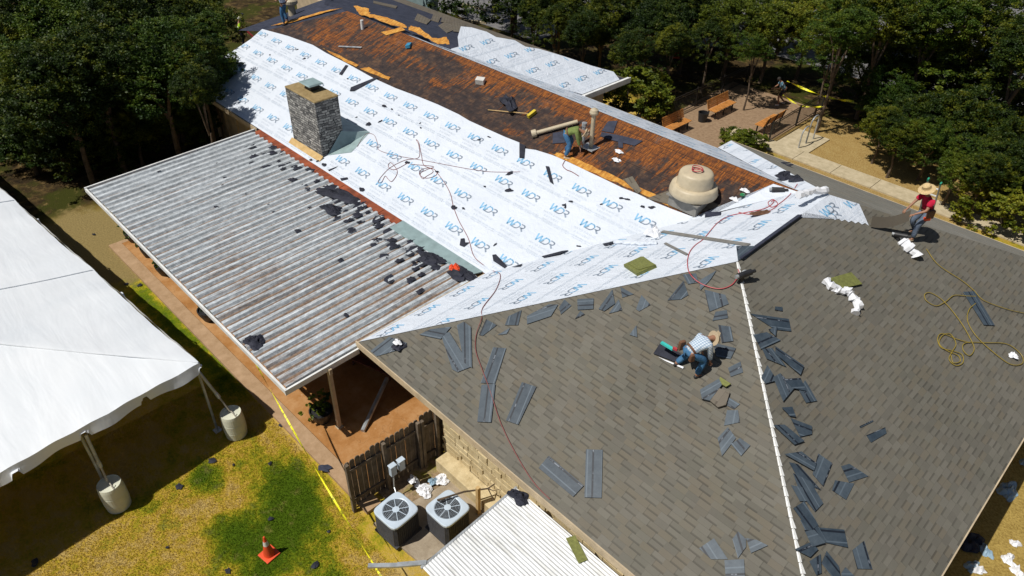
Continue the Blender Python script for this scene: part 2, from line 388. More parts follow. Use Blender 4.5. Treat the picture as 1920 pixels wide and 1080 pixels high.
def mk_leaf(name, cols):
    t = NT(name); oi = t.n('ShaderNodeObjectInfo'); p = t.pos()
    a = t.noise(p, 1.1, 3); b = t.noise(p, 9, 2)
    q = t.math('ADD', t.math('MULTIPLY', a, .6), t.math('MULTIPLY', b, .4))
    q = t.math('ADD', q, t.math('MULTIPLY', t.math('SUBTRACT', oi.outputs['Random'], .5), .12))
    c = t.ramp(q, [(.36, cols[0]), (.5, cols[1]), (.64, cols[2])])
    m_ = t.out(c, .55, spec=.25)
    tr = t.n('ShaderNodeBsdfTranslucent'); t.lk(c, tr.inputs[0]); mx = t.n('ShaderNodeMixShader'); mx.inputs[0].default_value = .25
    o = [n for n in t.t.nodes if n.type == 'OUTPUT_MATERIAL'][0]
    t.lk(t.b.outputs[0], mx.inputs[1]); t.lk(tr.outputs[0], mx.inputs[2]); t.lk(mx.outputs[0], o.inputs[0])
    return m_
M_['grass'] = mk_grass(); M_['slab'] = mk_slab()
M_['walk'] = mk_concrete('pale_concrete', (.34, .28, .17), (.55, .46, .31)); M_['pad'] = mk_concrete('grey_pad', (.24, .19, .13), (.42, .35, .26))
M_['kerb'] = mk_concrete('slab_edge', (.30, .19, .10), (.46, .31, .19))
M_['court'] = mk_concrete('crushed_granite', (.19, .12, .07), (.34, .235, .145), 6)
M_['asphalt'] = mk_concrete('asphalt', (.10, .10, .11), (.22, .21, .20), 1.5)
M_['shG'] = mk_shingle('brown_shingle', (.140, .130, .109), row=.14, cell=.28)  # single brown shingle colour shared by both near slopes
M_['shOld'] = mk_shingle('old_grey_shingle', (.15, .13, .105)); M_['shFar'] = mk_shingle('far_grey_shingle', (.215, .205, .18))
M_['deck'] = mk_deck(); M_['felt'] = mk_felt(); M_['feltb'] = mk_felt('blue_black_felt', (.02, .024, .04), (.055, .06, .09))
M_['wrap'] = mk_wrap(); M_['rib'] = mk_ribmetal(); M_['stone'] = mk_stone()
M_['blue'] = simple('printed_blue', (.22, .45, .66), .6, .1); M_['ink'] = simple('printed_grey_black', (.24, .29, .36), .6, .15)
M_['fine'] = simple('printed_pale_blue', (.52, .58, .66), .6, .08)
M_['tan'] = simple('tan_trim', (.48, .38, .25), .7, .2, 3); M_['white'] = simple('white_paint', (.72, .72, .70), .5, .12, 3)
M_['cream'] = mk_concrete('cream_limestone', (.38, .29, .15), (.66, .55, .34), 4)
M_['darkwood'] = simple('weathered_fence_wood', (.15, .115, .08), .9, .45, 4, bump=.3)
M_['rust'] = simple('rusty_flashing', (.24, .055, .018), .7, .45, 3); M_['galv'] = simple('galvanised_metal', (.42, .44, .45), .4, .3, 5, .4)
M_['blk'] = simple('black_plastic', (.02, .02, .022), .5, .3)
M_['wallint'] = simple('shaded_wall', (.22, .15, .09), .9, .3, 2)
# ================================================================== THE SETTING
def sheet(name, pts, z, mat, kind='structure', th=None, label=None):
    b = MB()
    P3 = [Vector((p[0], p[1], z)) for p in pts]
    if th: b.slab(P3, (0, 0, 1), th)
    else: b.face(P3)
    o = b.build(name, mat); o['kind'] = kind
    return o
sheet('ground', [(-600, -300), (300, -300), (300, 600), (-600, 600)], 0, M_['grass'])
sheet('patio_slab', [(-26.75, 5.55), (-10.75, 5.75), (-10.75, 12.5), (-26.75, 12.5)], .10, M_['slab'], th=.12)
sheet('slab_edge_strip', [(-26.95, 5.12), (-10.3, 5.3), (-10.3, 5.742), (-26.75, 5.542), (-26.75, 8), (-26.95, 8)], .104, M_['kerb'], th=.10)
sheet('courtyard', [(-19.5, 26.2), (-14.6, 26.2), (-14.6, 38.2), (-20.2, 38.2)], .02, M_['court'], th=.03)
b = MB()
for i in range(18):
    x0 = -16.6 + i*1.9; y0 = 31.55 if i < 1 else 31.6; sh = -.0
    b.slab([(x0+.012, y0, .06), (x0+1.888, y0, .06), (x0+1.888, y0+1.15, .06), (x0+.012, y0+1.15, .06)], (0, 0, 1), .09)
o = b.build('sidewalk', M_['walk']); o['kind'] = 'structure'
sheet('bike_rack_pad', [(-14.3, 32.76), (-12.6, 32.76), (-12.6, 35.0), (-14.3, 35.0)], .055, M_['walk'], th=.07)
sheet('parking_lot', [(-70, 33.2), (-33, 34.5), (-33, 44.0), (60, 46), (60, 140), (-140, 140), (-140, 33.2)], .012, M_['asphalt'])
# AC pad
t = NT('yard_dirt'); f_ = t.noise(t.pos(), 9, 6, .75); g_ = t.noise(t.pos(), 1.6, 4)
M_['yard'] = t.out(t.mix(t.step(g_, .56, .66), t.ramp(f_, [(.35, (.16, .11, .06)), (.65, (.38, .27, .16))]), (.20, .18, .03)), .95, f_, .5, .03)
sheet('yard_dirt', [(-10.74, 5.9), (-9.2, 5.9), (-7.3, 7.0), (-7.0, 8.0), (-10.74, 8.0)], .03, M_['yard'])
sheet('equipment_pad', [px(700, 985, 'gr')[:2], px(790, 1060, 'gr')[:2], px(960, 950, 'gr')[:2], px(890, 880, 'gr')[:2]], .08, M_['pad'], th=.1)
# ================================================================== THE BUILDING
B = tag(empty('community_building', (-13, 17, 0)), 'long low stone building whose hipped roof is half stripped, half wrapped in white and shingled', 'building')
def rel(o, par=B):
    o.parent = par; o.matrix_parent_inverse = par.matrix_basis.inverted() if False else Matrix.Translation(-Vector(par.location)); return o
def uvp(pl, ax):
    """metres along the courses / up the slope"""
    n = P[pl][1]
    if ax == 'x': return lambda p: (p.x, p.y/n.z)
    return lambda p: (p.y, p.x/n.z)
def roof_face(name, pl, xy, mat, ax='x', th=.1, lift=0):
    b = MB(); pts = [onz(x, y, pl, lift) for x, y in xy]
    b.slab(pts, P[pl][1], th, 0, uvp(pl, ax))
    return rel(b.build(name, mat))
R1 = (-6.39, 14.2); R2 = (-6.39, 19.05)
roof_face('roof_deck', 'F1', [(-13.2, 12), (-7.33, 19.35), (-31, 19.35), (-34.0, 16.3), (-34.0, 12)], M_['deck'])
roof_face('roof_slope', 'FB', [(-7.33, 19.35), (-13.2, 24.8), (-20.5, 24.8), (-26.36, 19.35)], M_['felt'])
roof_face('roof_slope', 'K', [(-20.5, 24.8), (-20.5, 28), (-26.36, 19.35)], M_['feltb'], 'y')
roof_face('roof_slope', 'BS', [(-26.36, 19.35), (-20.5, 28), (-46, 28), (-33, 19.35)], M_['feltb'])
roof_face('roof_slope', 'F3', [(-13.2, 7.384), R1, R2, (-7.33, 19.35), (-13.2, 12)], M_['felt'], 'y')
roof_face('roof_slope', 'F3', [(-7.33, 19.35), R2, (-13.2, 25.86), (-13.2, 24.8)], M_['felt'], 'y')
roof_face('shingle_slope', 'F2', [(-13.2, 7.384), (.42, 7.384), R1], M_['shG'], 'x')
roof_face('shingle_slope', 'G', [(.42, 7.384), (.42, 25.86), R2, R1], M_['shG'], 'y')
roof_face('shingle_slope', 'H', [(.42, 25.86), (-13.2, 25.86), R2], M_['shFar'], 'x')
# low far end beyond the ridge
e = [Vector((-31, 19.35, 5.2)), Vector((-34, 16.3, 4.16)), px(447, 57, 4.0), px(590, 5, 4.1), px(640, -12, 4.6), Vector((-33, 19.5, 5.15))]
b = MB(); b.face(e[:2]+e[2:5]+[e[5]]); rel(b.build('far_roof_slope', M_['feltb']))
# fascias and walls
b = MB()
for a, c in (((-13.3, 7.37), (.5, 7.37)), ((.43, 7.3), (.43, 25.9)), ((-34.0, 11.98), (-27.2, 11.98)), ((-13.2, 25.88), (.5, 25.88)), ((-20.45, 24.75), (-20.45, 28.05)), ((-20.5, 24.83), (-13.2, 24.83)), ((-46, 28.02), (-20.5, 28.02)), ((-13.22, 7.4), (-13.22, 12.0))):
    b = MB(); b.bar((a[0], a[1], 2.60), (c[0], c[1], 2.60), .035, .2); rel(b.build('fascia', M_['tan']))
b = MB(); b.bar((-20.40, 24.75, 2.70), (-20.40, 28.15, 2.70), .16, .10); b.bar((-20.30, 24.75, 2.66), (-20.30, 28.15, 2.66), .04, .26)
rel(b.build('gutter', M_['white']))
def wallbox(x0, x1, y0, y1, h=2.62):
    b = MB(); b.box(((x0+x1)/2, (y0+y1)/2, h/2), (x1-x0, y1-y0, h)); return b
rel(wallbox(-33.2, -12.9, 12.75, 24.0).build('wall', M_['tan']))
rel(wallbox(-10.4, -.3, 7.95, 25.2).build('wall', M_['cream'])); rel(wallbox(-12.75, -10.41, 11.2, 25.1).build('wall', M_['tan']))
rel(wallbox(-44.5, -21.2, 24.01, 27.3).build('wall', M_['tan']))
# soffit
b = MB(); b.face([(-13.1, 7.45, 2.52), (.35, 7.45, 2.52), (.35, 8.0, 2.52), (-13.1, 8.0, 2.52)]); b.face([(.35, 7.45, 2.52), (.35, 25.8, 2.52), (-.35, 25.8, 2.52), (-.35, 7.45, 2.52)])
rel(b.build('soffit', M_['tan']))
# dark glazed openings and posts on the back wall of the patio and on the far left wall
for k, x in enumerate((-25.5, -23, -19.5, -16.5)):
    b = MB(); b.box((x, 12.73, 1.15), (1.5, .04, 2.1)); f = rel(b.build('window', M_['blk']))
for k in range(6):
    b = MB(); b.box((-33.2+k*1.15, 12.72, 1.3), (.12, .08, 2.6)); rel(b.build('wall_post', M_['tan']))
# limestone courses as real ledge stones low on the wing's wall
b = MB()
for r in range(17):
    x = -10.4 + random.random()*.1
    while x < -.4:
        L = random.uniform(.25, .7); dpt = random.uniform(.02, .07)
        b.box((x+L/2, 7.94-dpt/2, .08+r*.15), (L-.02, dpt, .135)); x += L
rel(b.build('stone_facing', M_['cream']))
b = MB(); b.box((-6.6, 7.68, .22), (7.2, .42, .44)); rel(b.build('footing_ledge', M_['cream'], bevel=.02))
# ================================================================== WHITE UNDERLAYMENT with its printed marks
def stroke(pts, wd):
    q = []
    for i in range(len(pts)-1):
        a = Vector(pts[i]); c = Vector(pts[i+1]); d = (c-a).normalized(); nn = Vector((-d.y, d.x))*wd/2
        a = a-d*wd*.15; c = c+d*wd*.15
        q.append([a+nn, a-nn, c-nn, c+nn])
    return q
def arc(cx, cy, rx, ry, a0, a1, n=7): return [(cx+rx*math.cos(rad(a0+(a1-a0)*i/n)), cy+ry*math.sin(rad(a0+(a1-a0)*i/n))) for i in range(n+1)]
LOGO = []   # (quad 2d, material index)
for q in stroke([(0, 1), (.28, .06)], .2)+stroke([(.28, .06), (.60, .92)], .2)+stroke([(.60, .92), (.86, .06)], .2)+stroke([(.86, .06), (1.22, .98)], .2)+stroke([(1.22, .93), (1.5, .93)]+arc(1.5, .45, .45, .48, 90, 20), .17): LOGO.append((q, 1))
for q in stroke([(1.02, .07), (1.5, .07)]+arc(1.5, .5, .42, .43, -90, 8), .16)+stroke([(1.04, .07), (1.2, .5)], .16): LOGO.append((q, 2))
for q in stroke([(1.98, .92), (2.35, .92)]+arc(2.35, .68, .26, .24, 90, -90)+[(2.1, .44)], .17)+stroke([(2.3, .42), (2.72, .05)], .2): LOGO.append((q, 2))
def text_tris(txt, size):
    cu = bpy.data.curves.new('t', 'FONT'); cu.body = txt; cu.size = size; cu.resolution_u = 1
    cu.align_x = 'CENTER'
    o = bpy.data.objects.new('t', cu); col.objects.link(o)
    dg = bpy.context.evaluated_depsgraph_get(); dg.update()
    me = bpy.data.meshes.new_from_object(o.evaluated_get(dg))
    r = [[Vector(me.vertices[i].co[:2]) for i in p.vertices] for p in me.polygons]
    bpy.data.objects.remove(o); bpy.data.curves.remove(cu); bpy.data.meshes.remove(me)
    return r
T1 = text_tris('WATER DAMAGE', .115); T2 = text_tris('& ROOFING', .115); T3 = text_tris('UNDERLAYMENT  SYNTHETIC  ROOFING', .062)
def inside(p, poly):
    c = False; j = len(poly)-1
    for i in range(len(poly)):
        a, d = poly[i], poly[j]
        if (a[1] > p[1]) != (d[1] > p[1]) and p[0] < (d[0]-a[0])*(p[1]-a[1])/(d[1]-a[1])+a[0]: c = not c
        j = i
    return c
def wrapsheet(name, pl, xy, right, up, grid, lift=.02, parent=None, noprint=False, wav=0, dx=1.29, scale=.275, label=None):
    """white sheet lying on a roof plane; grid: list of (row coordinate, phase) for the logo rows"""
    n = P[pl][1]; b = MB(); pts = [onz(x, y, pl, lift) for x, y in xy]
    b.slab(pts, n, .008, 0)
    right = Vector(right); up = Vector(up)
    r3 = (right - n*right.dot(n)).normalized(); u3 = (up - n*up.dot(n)).normalized()
    def put(q2, c, mi):
        w_ = [c + r3*v.x + u3*v.y for v in q2]
        if all(inside((v.x, v.y), xy) for v in w_): b.face(w_, mi)
    if not noprint:
        horiz = abs(right.x) > .5
        xs = [q[0] for q in xy]; ys = [q[1] for q in xy]
        lo, hi = (min(xs), max(xs)) if horiz else (min(ys), max(ys))
        for rc, ph in grid:      # lap line of each course of the roll
            N_ = int((hi-lo)/.35)
            for k in range(N_):
                a0 = lo+k*.35; a1 = a0+.352; w0_ = rc-.56+.012*math.sin(a0*1.7+rc); w1_ = rc-.56+.012*math.sin(a1*1.7+rc)
                Q = [(a0, w0_), (a1, w1_), (a1, w1_+.022), (a0, w0_+.022)]
                if not horiz: Q = [(v, u) for u, v in Q]
                W_ = [onz(u, v, pl, lift+.002) for u, v in Q]
                if all(inside(q_, xy) for q_ in Q): b.face(W_, 3)
            k0 = int((lo-ph)/dx)-1
            for k in range(k0, k0+int((hi-lo)/dx)+4):
                a = ph + k*dx
                xx, yy = (a, rc) if horiz else (rc, a)
                c = onz(xx, yy, pl, lift+.003)
                o0 = Vector((-1.37*scale, -.5*scale))
                for q, mi in LOGO: put([Vector((v.x*scale, v.y*scale))+o0 for v in q], c, mi)
                for q in T1: put([v+Vector((0, -.31)) for v in q], c, 3)
                for q in T2: put([v+Vector((0, -.45)) for v in q], c, 3)
                for j, (dy, ddx) in enumerate(((-.57, .3), (-.65, .34))):
                    for q in T3: put([v*1.0+Vector((ddx, dy)) for v in q], c, 3)
    o = b.build(name, [M_['wrap'], M_['blue'], M_['ink'], M_['fine']])
    return rel(o) if parent is None else o
def pxy(lst, pl): return [tuple(px(x, y, pl)[:2]) for x, y in lst]
up_edge = [(492, 55), (540, 68), (587, 85), (612, 100), (650, 119), (700, 147), (742, 166), (785, 182), (822, 197), (860, 215), (880, 227), (915, 243), (946, 257), (974, 268), (976, 278), (1005, 282), (1037, 292), (1069, 306), (1100, 321), (1132, 336), (1165, 352), (1195, 364), (1228, 380), (1258, 392), (1290, 404), (1312, 412)]
F1U = [(-33.9, 12.02), (-33.95, 15.6)] + pxy(up_edge, 'F1') + [(-9.3, 16.9), (-13.15, 12.02)]
wrapsheet('roof_underlayment', 'F1', F1U, (1, 0, 0), (0, 1, 0), [(16.13, -23.34), (15.1, -23.34), (13.93, -20.26), (12.73, -20.63)])
# overlap of the wing's wrap onto the main slope
wrapsheet('roof_underlayment', 'F1', pxy([(1312, 414), (1335, 404), (1372, 384), (1415, 362), (1450, 346)], 'F1')+[(-7.35, 19.3), (-9.4, 16.85)], (0, -1, 0), (1, 0, 0), [(-8.6, 17.4)], lift=.03)
F3a = [(-13.17, 7.42), (R1[0], R1[1]), (R2[0], R2[1]), (-7.33, 19.35), (-13.17, 12.03)]
g3 = [(-12.83, 8.19), (-11.61, 10.27), (-10.5, 10.92), (-9.44, 11.72), (-8.3, 13.1), (-7.1, 14.0)]
wrapsheet('roof_underlayment', 'F3', F3a, (0, -1, 0), (1, 0, 0), g3)
wrapsheet('roof_underlayment', 'F3', [(-7.33, 19.35), R2, (-13.17, 25.8), (-13.17, 24.83)], (0, -1, 0), (1, 0, 0), g3)
wrapsheet('roof_underlayment', 'FB', [(-7.4, 19.4), (-13.15, 24.75), (-20.5, 24.75), (-26.3, 19.42)], (-1, 0, 0), (0, -1, 0), [(23.9, 0), (22.7, .5), (21.5, .2), (20.2, .9)])
kp = pxy([(835, 106), (846, 92), (860, 88), (858, 70), (864, 50), (884, 52), (912, 60), (930, 70), (965, 76), (985, 88), (1010, 92), (1060, 107), (1110, 124), (1150, 135)], 'K') + [(-20.55, 27.6), (-20.55, 24.85)]
wrapsheet('roof_underlayment', 'K', kp, (0, 1, 0), (-1, 0, 0), [(-24.78, 21.5), (-23.69, 22.04), (-22.57, 23.64), (-21.31, 24.4)])
# top of the shingled slope still in wrap, with a stepped lower edge
st = []
s0 = px(1500, 402, 'G'); s1 = px(1632, 424, 'G')
for k in range(11):
    a = s0.lerp(s1, k/10.3); c_ = s0.lerp(s1, (k+1)/10.3); st.append((a.x, a.y)); st.append((a.x+.02, c_.y-.02))
G_U = st[:-1] + [(-5.75, 19.7), (-6.39, 19.05), (-6.42, 17.2)]
wrapsheet('roof_underlayment', 'G', G_U, (0, 1, 0), (-1, 0, 0), [(-5.9, 18.3), (-6.1, 17.2)], lift=.015)
# stepped white strip along the front hip
def hip_strip():
    b = MB(); n2, ng = P['F2'][1], P['G'][1]
    d = Vector((1, -1, -.43)).normalized(); a0 = Vector((R1[0], R1[1], 5.63)); L = (Vector((.42, 7.384, 2.7))-a0).length
    s = 0
    while s < L-.1:
        e_ = min(s+.21, L)
        for n, sd in ((n2, -1), (ng, 1)):
            t_ = n.cross(d)*sd
            if t_.z > 0: t_ = -t_
            w0, w1 = (.03, .035) if sd < 0 else (.025, random.choice((.035, .05, .065)))
            q = [a0+d*s+n*.012, a0+d*e_+n*.012, a0+d*e_+t_*w1+n*.012, a0+d*(s+.02)+t_*w0+n*.012]
            b.slab(q, n, .006)
        s = e_
    rel(b.build('hip_strip', M_['white']))
hip_strip()
# ---- chimney (part of the building), cap, flashing, vents
ch = MB(); ch.box((-23.87, 12.92, 3.85), (2.1, 1.02, 2.4), taper=.985)
chim = rel(ch.build('chimney', M_['stone']))
def sub(b, name, mat, par, **k):
    o = b.build(name, mat, par, **k); o.matrix_parent_inverse = Matrix.Identity(4)
    L = Vector((0, 0, 0)); q = par
    while q: L += Vector(q.location) if q.parent is None else Vector((0, 0, 0)); q = q.parent
    # every part is modelled in world space: undo the root's location once, on the direct child only
    o.matrix_parent_inverse = Matrix.Identity(4); return o
M_['mortar'] = mk_concrete('tan_mortar_crown', (.20, .14, .06), (.38, .28, .14), 5)
M_['tealmetal'] = simple('pale_green_grey_metal', (.30, .40, .40), .45, .15, 4, .2)
b = MB(); b.box((-23.87, 12.92, 5.075), (2.12, 1.05, .06), taper=.97); sub(b, 'chimney_crown', M_['mortar'], chim, bevel=.02)
b = MB(); b.box((-23.95, 13.02, 5.22), (.42, .36, .18), mi=1); b.box((-23.95, 13.02, 5.36), (.74, .62, .05), taper=.9); sub(b, 'flue_cap', [M_['tealmetal'], M_['blk']], chim)
M_['oldtan'] = mk_concrete('old_tan_flashing', (.42, .27, .10), (.62, .44, .22), 4)
b = MB(); b.slab([onz(-25.0, 12.2, 'F1', .03), onz(-22.75, 12.2, 'F1', .03), onz(-22.75, 12.42, 'F1', .12), onz(-25.0, 12.42, 'F1', .12)], P['F1'][1], .04)
sub(b, 'chimney_flashing', M_['oldtan'], chim)
b = MB(); b.face([onz(-22.75, 12.6, 'F1', .03), onz(-22.0, 13.2, 'F1', .03), onz(-22.3, 14.3, 'F1', .03), onz(-22.8, 13.5, 'F1', .5)]); b.face([onz(-22.8, 13.5, 'F1', .5), onz(-22.3, 14.3, 'F1', .03), onz(-24.9, 14.3, 'F1', .03), onz(-24.9, 13.5, 'F1', .5)])
sub(b, 'chimney_cricket', M_['tealmetal'], chim)
def W(b, name, mat, **k): return rel(b.build(name, mat, **k))
# rusty flashing along the patio roof's upper edge
b = MB()
x = -26.95
while x < -17.3:
    L = random.uniform(1.3, 2.4); b.slab([(x, 11.72, 2.70), (min(x+L, -17.3)-.02, 11.72, 2.70), (min(x+L, -17.3)-.02, 12.0, 2.74), (x, 12.0, 2.74)], (0, 0, 1), .05); x += L
W(b, 'rusty_flashing', M_['rust'])
b = MB(); b.slab([(-17.3, 11.45, 2.70), (-13.5, 11.55, 2.70), (-13.3, 12.02, 2.74), (-17.3, 12.02, 2.74)], (0, 0, 1), .04); W(b, 'metal_flashing', M_['tealmetal'])
# small white vent pipe near the ridge, ridge pipes
b = MB(); q = px(680, 55, 'F1'); b.tube([q, q+Vector((0, 0, .42))], .075, 12); W(b, 'vent_pipe', M_['white'], smooth=False)
M_['beige'] = simple('beige_paint', (.50, .42, .29), .5, .12, 4)
q = px(1108, 277, 'F1'); b = MB(); b.tube([q, q+Vector((0, 0, 1.25))], .075, 14); b.lathe([(.14, 0), (.16, .06), (.13, .16), (.05, .21), (0, .22)], q+Vector((0, 0, 1.22)), 16)
b.box(q+Vector((0, 0, .04)), (.55, .55, .03), mi=1); W(b, 'vent_pipe', [M_['beige'], M_['galv']])
q = px(1093, 268, 'F1'); b = MB(); b.tube([q, q+Vector((0, 0, .62))], .07, 12); b.tube([q+Vector((0, 0, .62)), q+Vector((0, 0, .75))], .09, 12); W(b, 'vent_stub', M_['galv'])
# kitchen exhaust fan
fx, fy = px(1296, 378, 'F1')[:2]; fz = onz(fx, fy, 'F1').z
M_['drip0'] = simple('dull_grey_sheet_metal', (.22, .21, .19), .6, .2, 4)
fan = tag(empty('exhaust_fan', (fx, fy, fz)), 'large beige mushroom shaped exhaust fan on the bare roof deck near the valley', 'exhaust fan')
tilt = P['F1'][1].to_track_quat('Z', 'Y').to_matrix()
tl = Matrix.Rotation(0, 3, 'X')
b = MB(); b.box((0, 0, .06), (1.0, 1.0, .36)); b.box((0, 0, .25), (1.14, 1.14, .04)); b.build('curb', M_['drip0'], fan)
b = MB(); b.lathe([(.4, .29), (.66, .30), (.71, .31), (.735, .35), (.725, .46), (.69, .58), (.665, .61), (.60, .63), (.52, .635)], n=40); b.build('wind_band', M_['beige'], fan, smooth=True)
b = MB(); b.lathe([(.56, .61), (.55, .64), (.53, .82), (.505, .98), (.48, 1.02), (.42, 1.045), (.25, 1.07), (0, 1.08)], n=40); b.build('dome', M_['beige'], fan, smooth=True)
b = MB(); c_ = px(1290, 392, 'F1', .02); b.slab([px(1212, 372, 'F1', .03), px(1268, 352, 'F1', .03), px(1352, 385, 'F1', .03), px(1312, 398, 'F1', .03)], P['F1'][1], .02, uvf=uvp('F1', 'x'))
o = b.build('shingle_sheet', M_['shOld']); tag(o, 'flat grey shingle sheet lying under the beige exhaust fan', 'roofing sheet')
# ================================================================== PATIO COVER
pc = tag(empty('patio_cover', (0, 0, 0)), 'large patio cover roofed in weathered white ribbed metal with rusty streaks', 'patio cover')
def ribs(x0, x1, y0, y1, pl, pitch, h, ny=1, along='y', prof=((0, 0), (.42, 0), (.52, 1), (.86, 1), (1.0, 0)), lift=0):
    b = MB(); n = P[pl][1]; xs = []
    k = 0; s0, s1 = (x0, x1) if along == 'y' else (y0, y1)
    while s0+k*pitch < s1:
        for f, hh in prof[:-1]:
            s = s0+(k+f)*pitch
            if s < s1: xs.append((s, hh*h))
        k += 1
    xs.append((s1, 0))
    rows = []
    t0, t1 = (y0, y1) if along == 'y' else (x0, x1)
    for j in range(ny+1):
        t = t0+(t1-t0)*j/ny
        rows.append([(onz(s, t, pl) if along == 'y' else onz(t, s, pl)) + n*(hh+lift+ (random.uniform(-.006, .006) if 0 < j < ny else 0)) for s, hh in xs])
    vs = [p for r in rows for p in r]; m_ = len(xs); fs = []
    for j in range(ny):
        for i in range(m_-1): fs.append((j*m_+i, j*m_+i+1, (j+1)*m_+i+1, (j+1)*m_+i))
    b.raw(vs, fs); return b
o = ribs(-27.15, -13.25, 5.18, 11.75, 'PT', .34, .07, 6).build('metal_roof', M_['rib'], pc)
b = MB(); b.bar((-27.25, 5.13, 2.38), (-13.2, 5.13, 2.38), .06, .15); b.build('front_trim', M_['white'], pc)
b = MB(); b.bar((-13.2, 5.10, 2.36), (-13.2, 7.36, 2.42), .06, .17); b.build('side_trim', M_['white'], pc)
b = MB(); b.bar((-27.22, 5.1, 2.42), (-27.22, 11.9, 2.64), .06, .13); b.build('side_trim', M_['white'], pc)
b = MB(); b.bar((-27.1, 6.4, 2.30), (-13.1, 6.4, 2.30), .09, .18); b.build('beam', M_['tan'], pc)
for x in (-13.2, -17.8, -22.4, -26.9):
    b = MB(); b.box((x, 6.4, 1.15), (.1, .1, 2.14)); b.box((x, 6.4, .115), (.18, .18, .025)); b.build('post', M_['tan'], pc)
for k in range(8):
    b = MB(); x = -26.2+k*1.8; b.bar((x, 5.2, 2.33), (x, 11.8, 2.55), .05, .1); b.build('rafter', M_['tan'], pc)
# lean-to
lt = tag(empty('lean_to_shed', (0, 0, 0)), 'white corrugated lean-to shed roof tucked below the shingled eave', 'shed')
M_['whitemetal'] = NT('white_corrugated'); t = M_['whitemetal']; p_ = t.pos()
nz_ = t.noise(t.scl(p_, .6, 4, 1), 2, 6, .7); M_['whitemetal'] = t.out(t.ramp(nz_, [(.3, (.42, .42, .40)), (.55, (.66, .67, .67)), (.8, (.78, .79, .8))]), .45, nz_, .1, .01)
P['LT'] = (Vector((-7.0, 7.3, 2.42)), Vector((0, -.06, 1)).normalized())
ribs(-7.0, 2.6, 4.62, 7.30, 'LT', .076, .018, 1, 'x', ((0, 0), (.25, .5), (.5, 1), (.75, .5), (1, 0))).build('corrugated_roof', M_['whitemetal'], lt)
b = MB(); b.bar((-7.03, 4.6, 2.24), (-7.03, 7.33, 2.40), .05, .06); b.build('edge_trim', M_['galv'], lt)
b = MB(); b.box((-2.2, 6.0, 1.1), (9.2, 2.2, 2.2)); b.build('wall', M_['cream'], lt)
b = MB(); g0 = px(690, 1061, 2.2); g1 = px(745, 1060, 2.2); g2 = px(800, 1055, 2.28)
b.bar(g0, g1, .09, .05); b.bar(g1+Vector((0, 0, .01)), g2, .1, .05); tag(b.build('loose_gutter', M_['galv']), 'bent grey strip of gutter sticking out from the lean-to roof corner', 'gutter')
# ================================================================== TENT
M_['canvas'] = NT('tent_vinyl'); t = M_['canvas']; p_ = t.pos(); a_ = t.noise(p_, .5, 4, .5, .8); w_ = t.noise(t.scl(p_, .35, 1.6, 1, (0, 0, 0), (0, 0, .5)), 1.1, 3, .55, .3)
M_['canvas'] = t.out(t.ramp(a_, [(.3, (.74, .77, .80)), (.7, (.80, .82, .84))]), .5, w_, .3, .10, spec=.3)
tent = tag(empty('event_tent', (-15.45, 3.95, 0), rad(4.5)), 'big white event tent with scalloped valance beside the lawn', 'tent')
def tentz(x, y):   # local, corner at 0,0 ; extends to -x,-y
    a, c = -x, -y
    e = min(a, c, 12-c)
    bay = abs(math.sin(math.pi*a/6.1)) if c < a else 0
    sag = -.10*math.sin(min(1, e/6)*math.pi)
    fold = .03*math.sin(a*2.1+c*.7)*math.exp(-c*.35)*(1 if c < a else 0)
    m_ = min(a, c); l_ = max(a, c); ed = (l_ % 6.1)/6.1; fold += .014*math.sin(l_*7.3+m_*2.2)*math.exp(-m_*.9)+.010*math.sin((a-c)*3.1+m_*1.3)*math.exp(-m_*.25)
    return 2.6 + .285*e + sag + fold
b = MB(); nx, ny = 110, 60; vs = []; fs = []
for i in range(nx+1):
    for j in range(ny+1):
        x = -24*i/nx; y = -12*j/ny
        bow = .06*abs(math.sin(math.pi*x/6.1))*(1 if j == 0 else 0)
        vs.append((x, y-bow, tentz(x, y)+ (0 if 0 < j < ny and i else -.0)+random.uniform(-.002, .002)))
for i in range(nx):
    for j in range(ny):
        q = i*(ny+1)+j; fs.append((q, q+1, q+ny+2, q+ny+1))
b.raw(vs, fs); top = b.build('canopy', M_['canvas'], tent, smooth=True)
def valance(a, c, nrm, name):
    b = MB(); a = Vector(a); c = Vector(c); L = (c-a).length; N = int(L/.03); vs = []
    for k in range(N+1):
        t_ = k/N; s = t_*L; ph = (s % 1.52)/1.52
        drop = .30 - (.17 if min(ph, 1-ph) < .045 else .10 if min(ph, 1-ph) < .07 else 0)
        wv = .035*math.sin(s*3.1)
        p = a.lerp(c, t_); o_ = Vector(nrm)*(.03+wv)
        z = tentz(p.x, p.y)
        vs += [(p.x, p.y, z), (p.x+o_.x*.6, p.y+o_.y*.6, z-.12), (p.x+o_.x*1.6, p.y+o_.y*1.6, z-drop)]
    b.raw(vs, [(3*k+r, 3*k+r+1, 3*k+r+4, 3*k+r+3) for k in range(N) for r in (0, 1)]); return b.build(name, M_['canvas'], tent, smooth=False)
valance((0, 0, 0), (0, -12, 0), (1, 0, 0), 'valance'); valance((0, 0, 0), (-24, 0, 0), (0, 1, 0), 'valance')
for s in (-6.1, -12.2, -18.3):
    b = MB(); b.tube([(s+.0, y, tentz(s, y)+.012) for y in np.linspace(-.05, -5.9, 14)], .018, 6); b.build('seam', M_['canvas'], tent)
b = MB(); b.tube([(-y, -y, tentz(-y, -y)+.01) for y in np.linspace(.02, 5.9, 14)], .02, 6); b.build('hip_seam', M_['canvas'], tent)
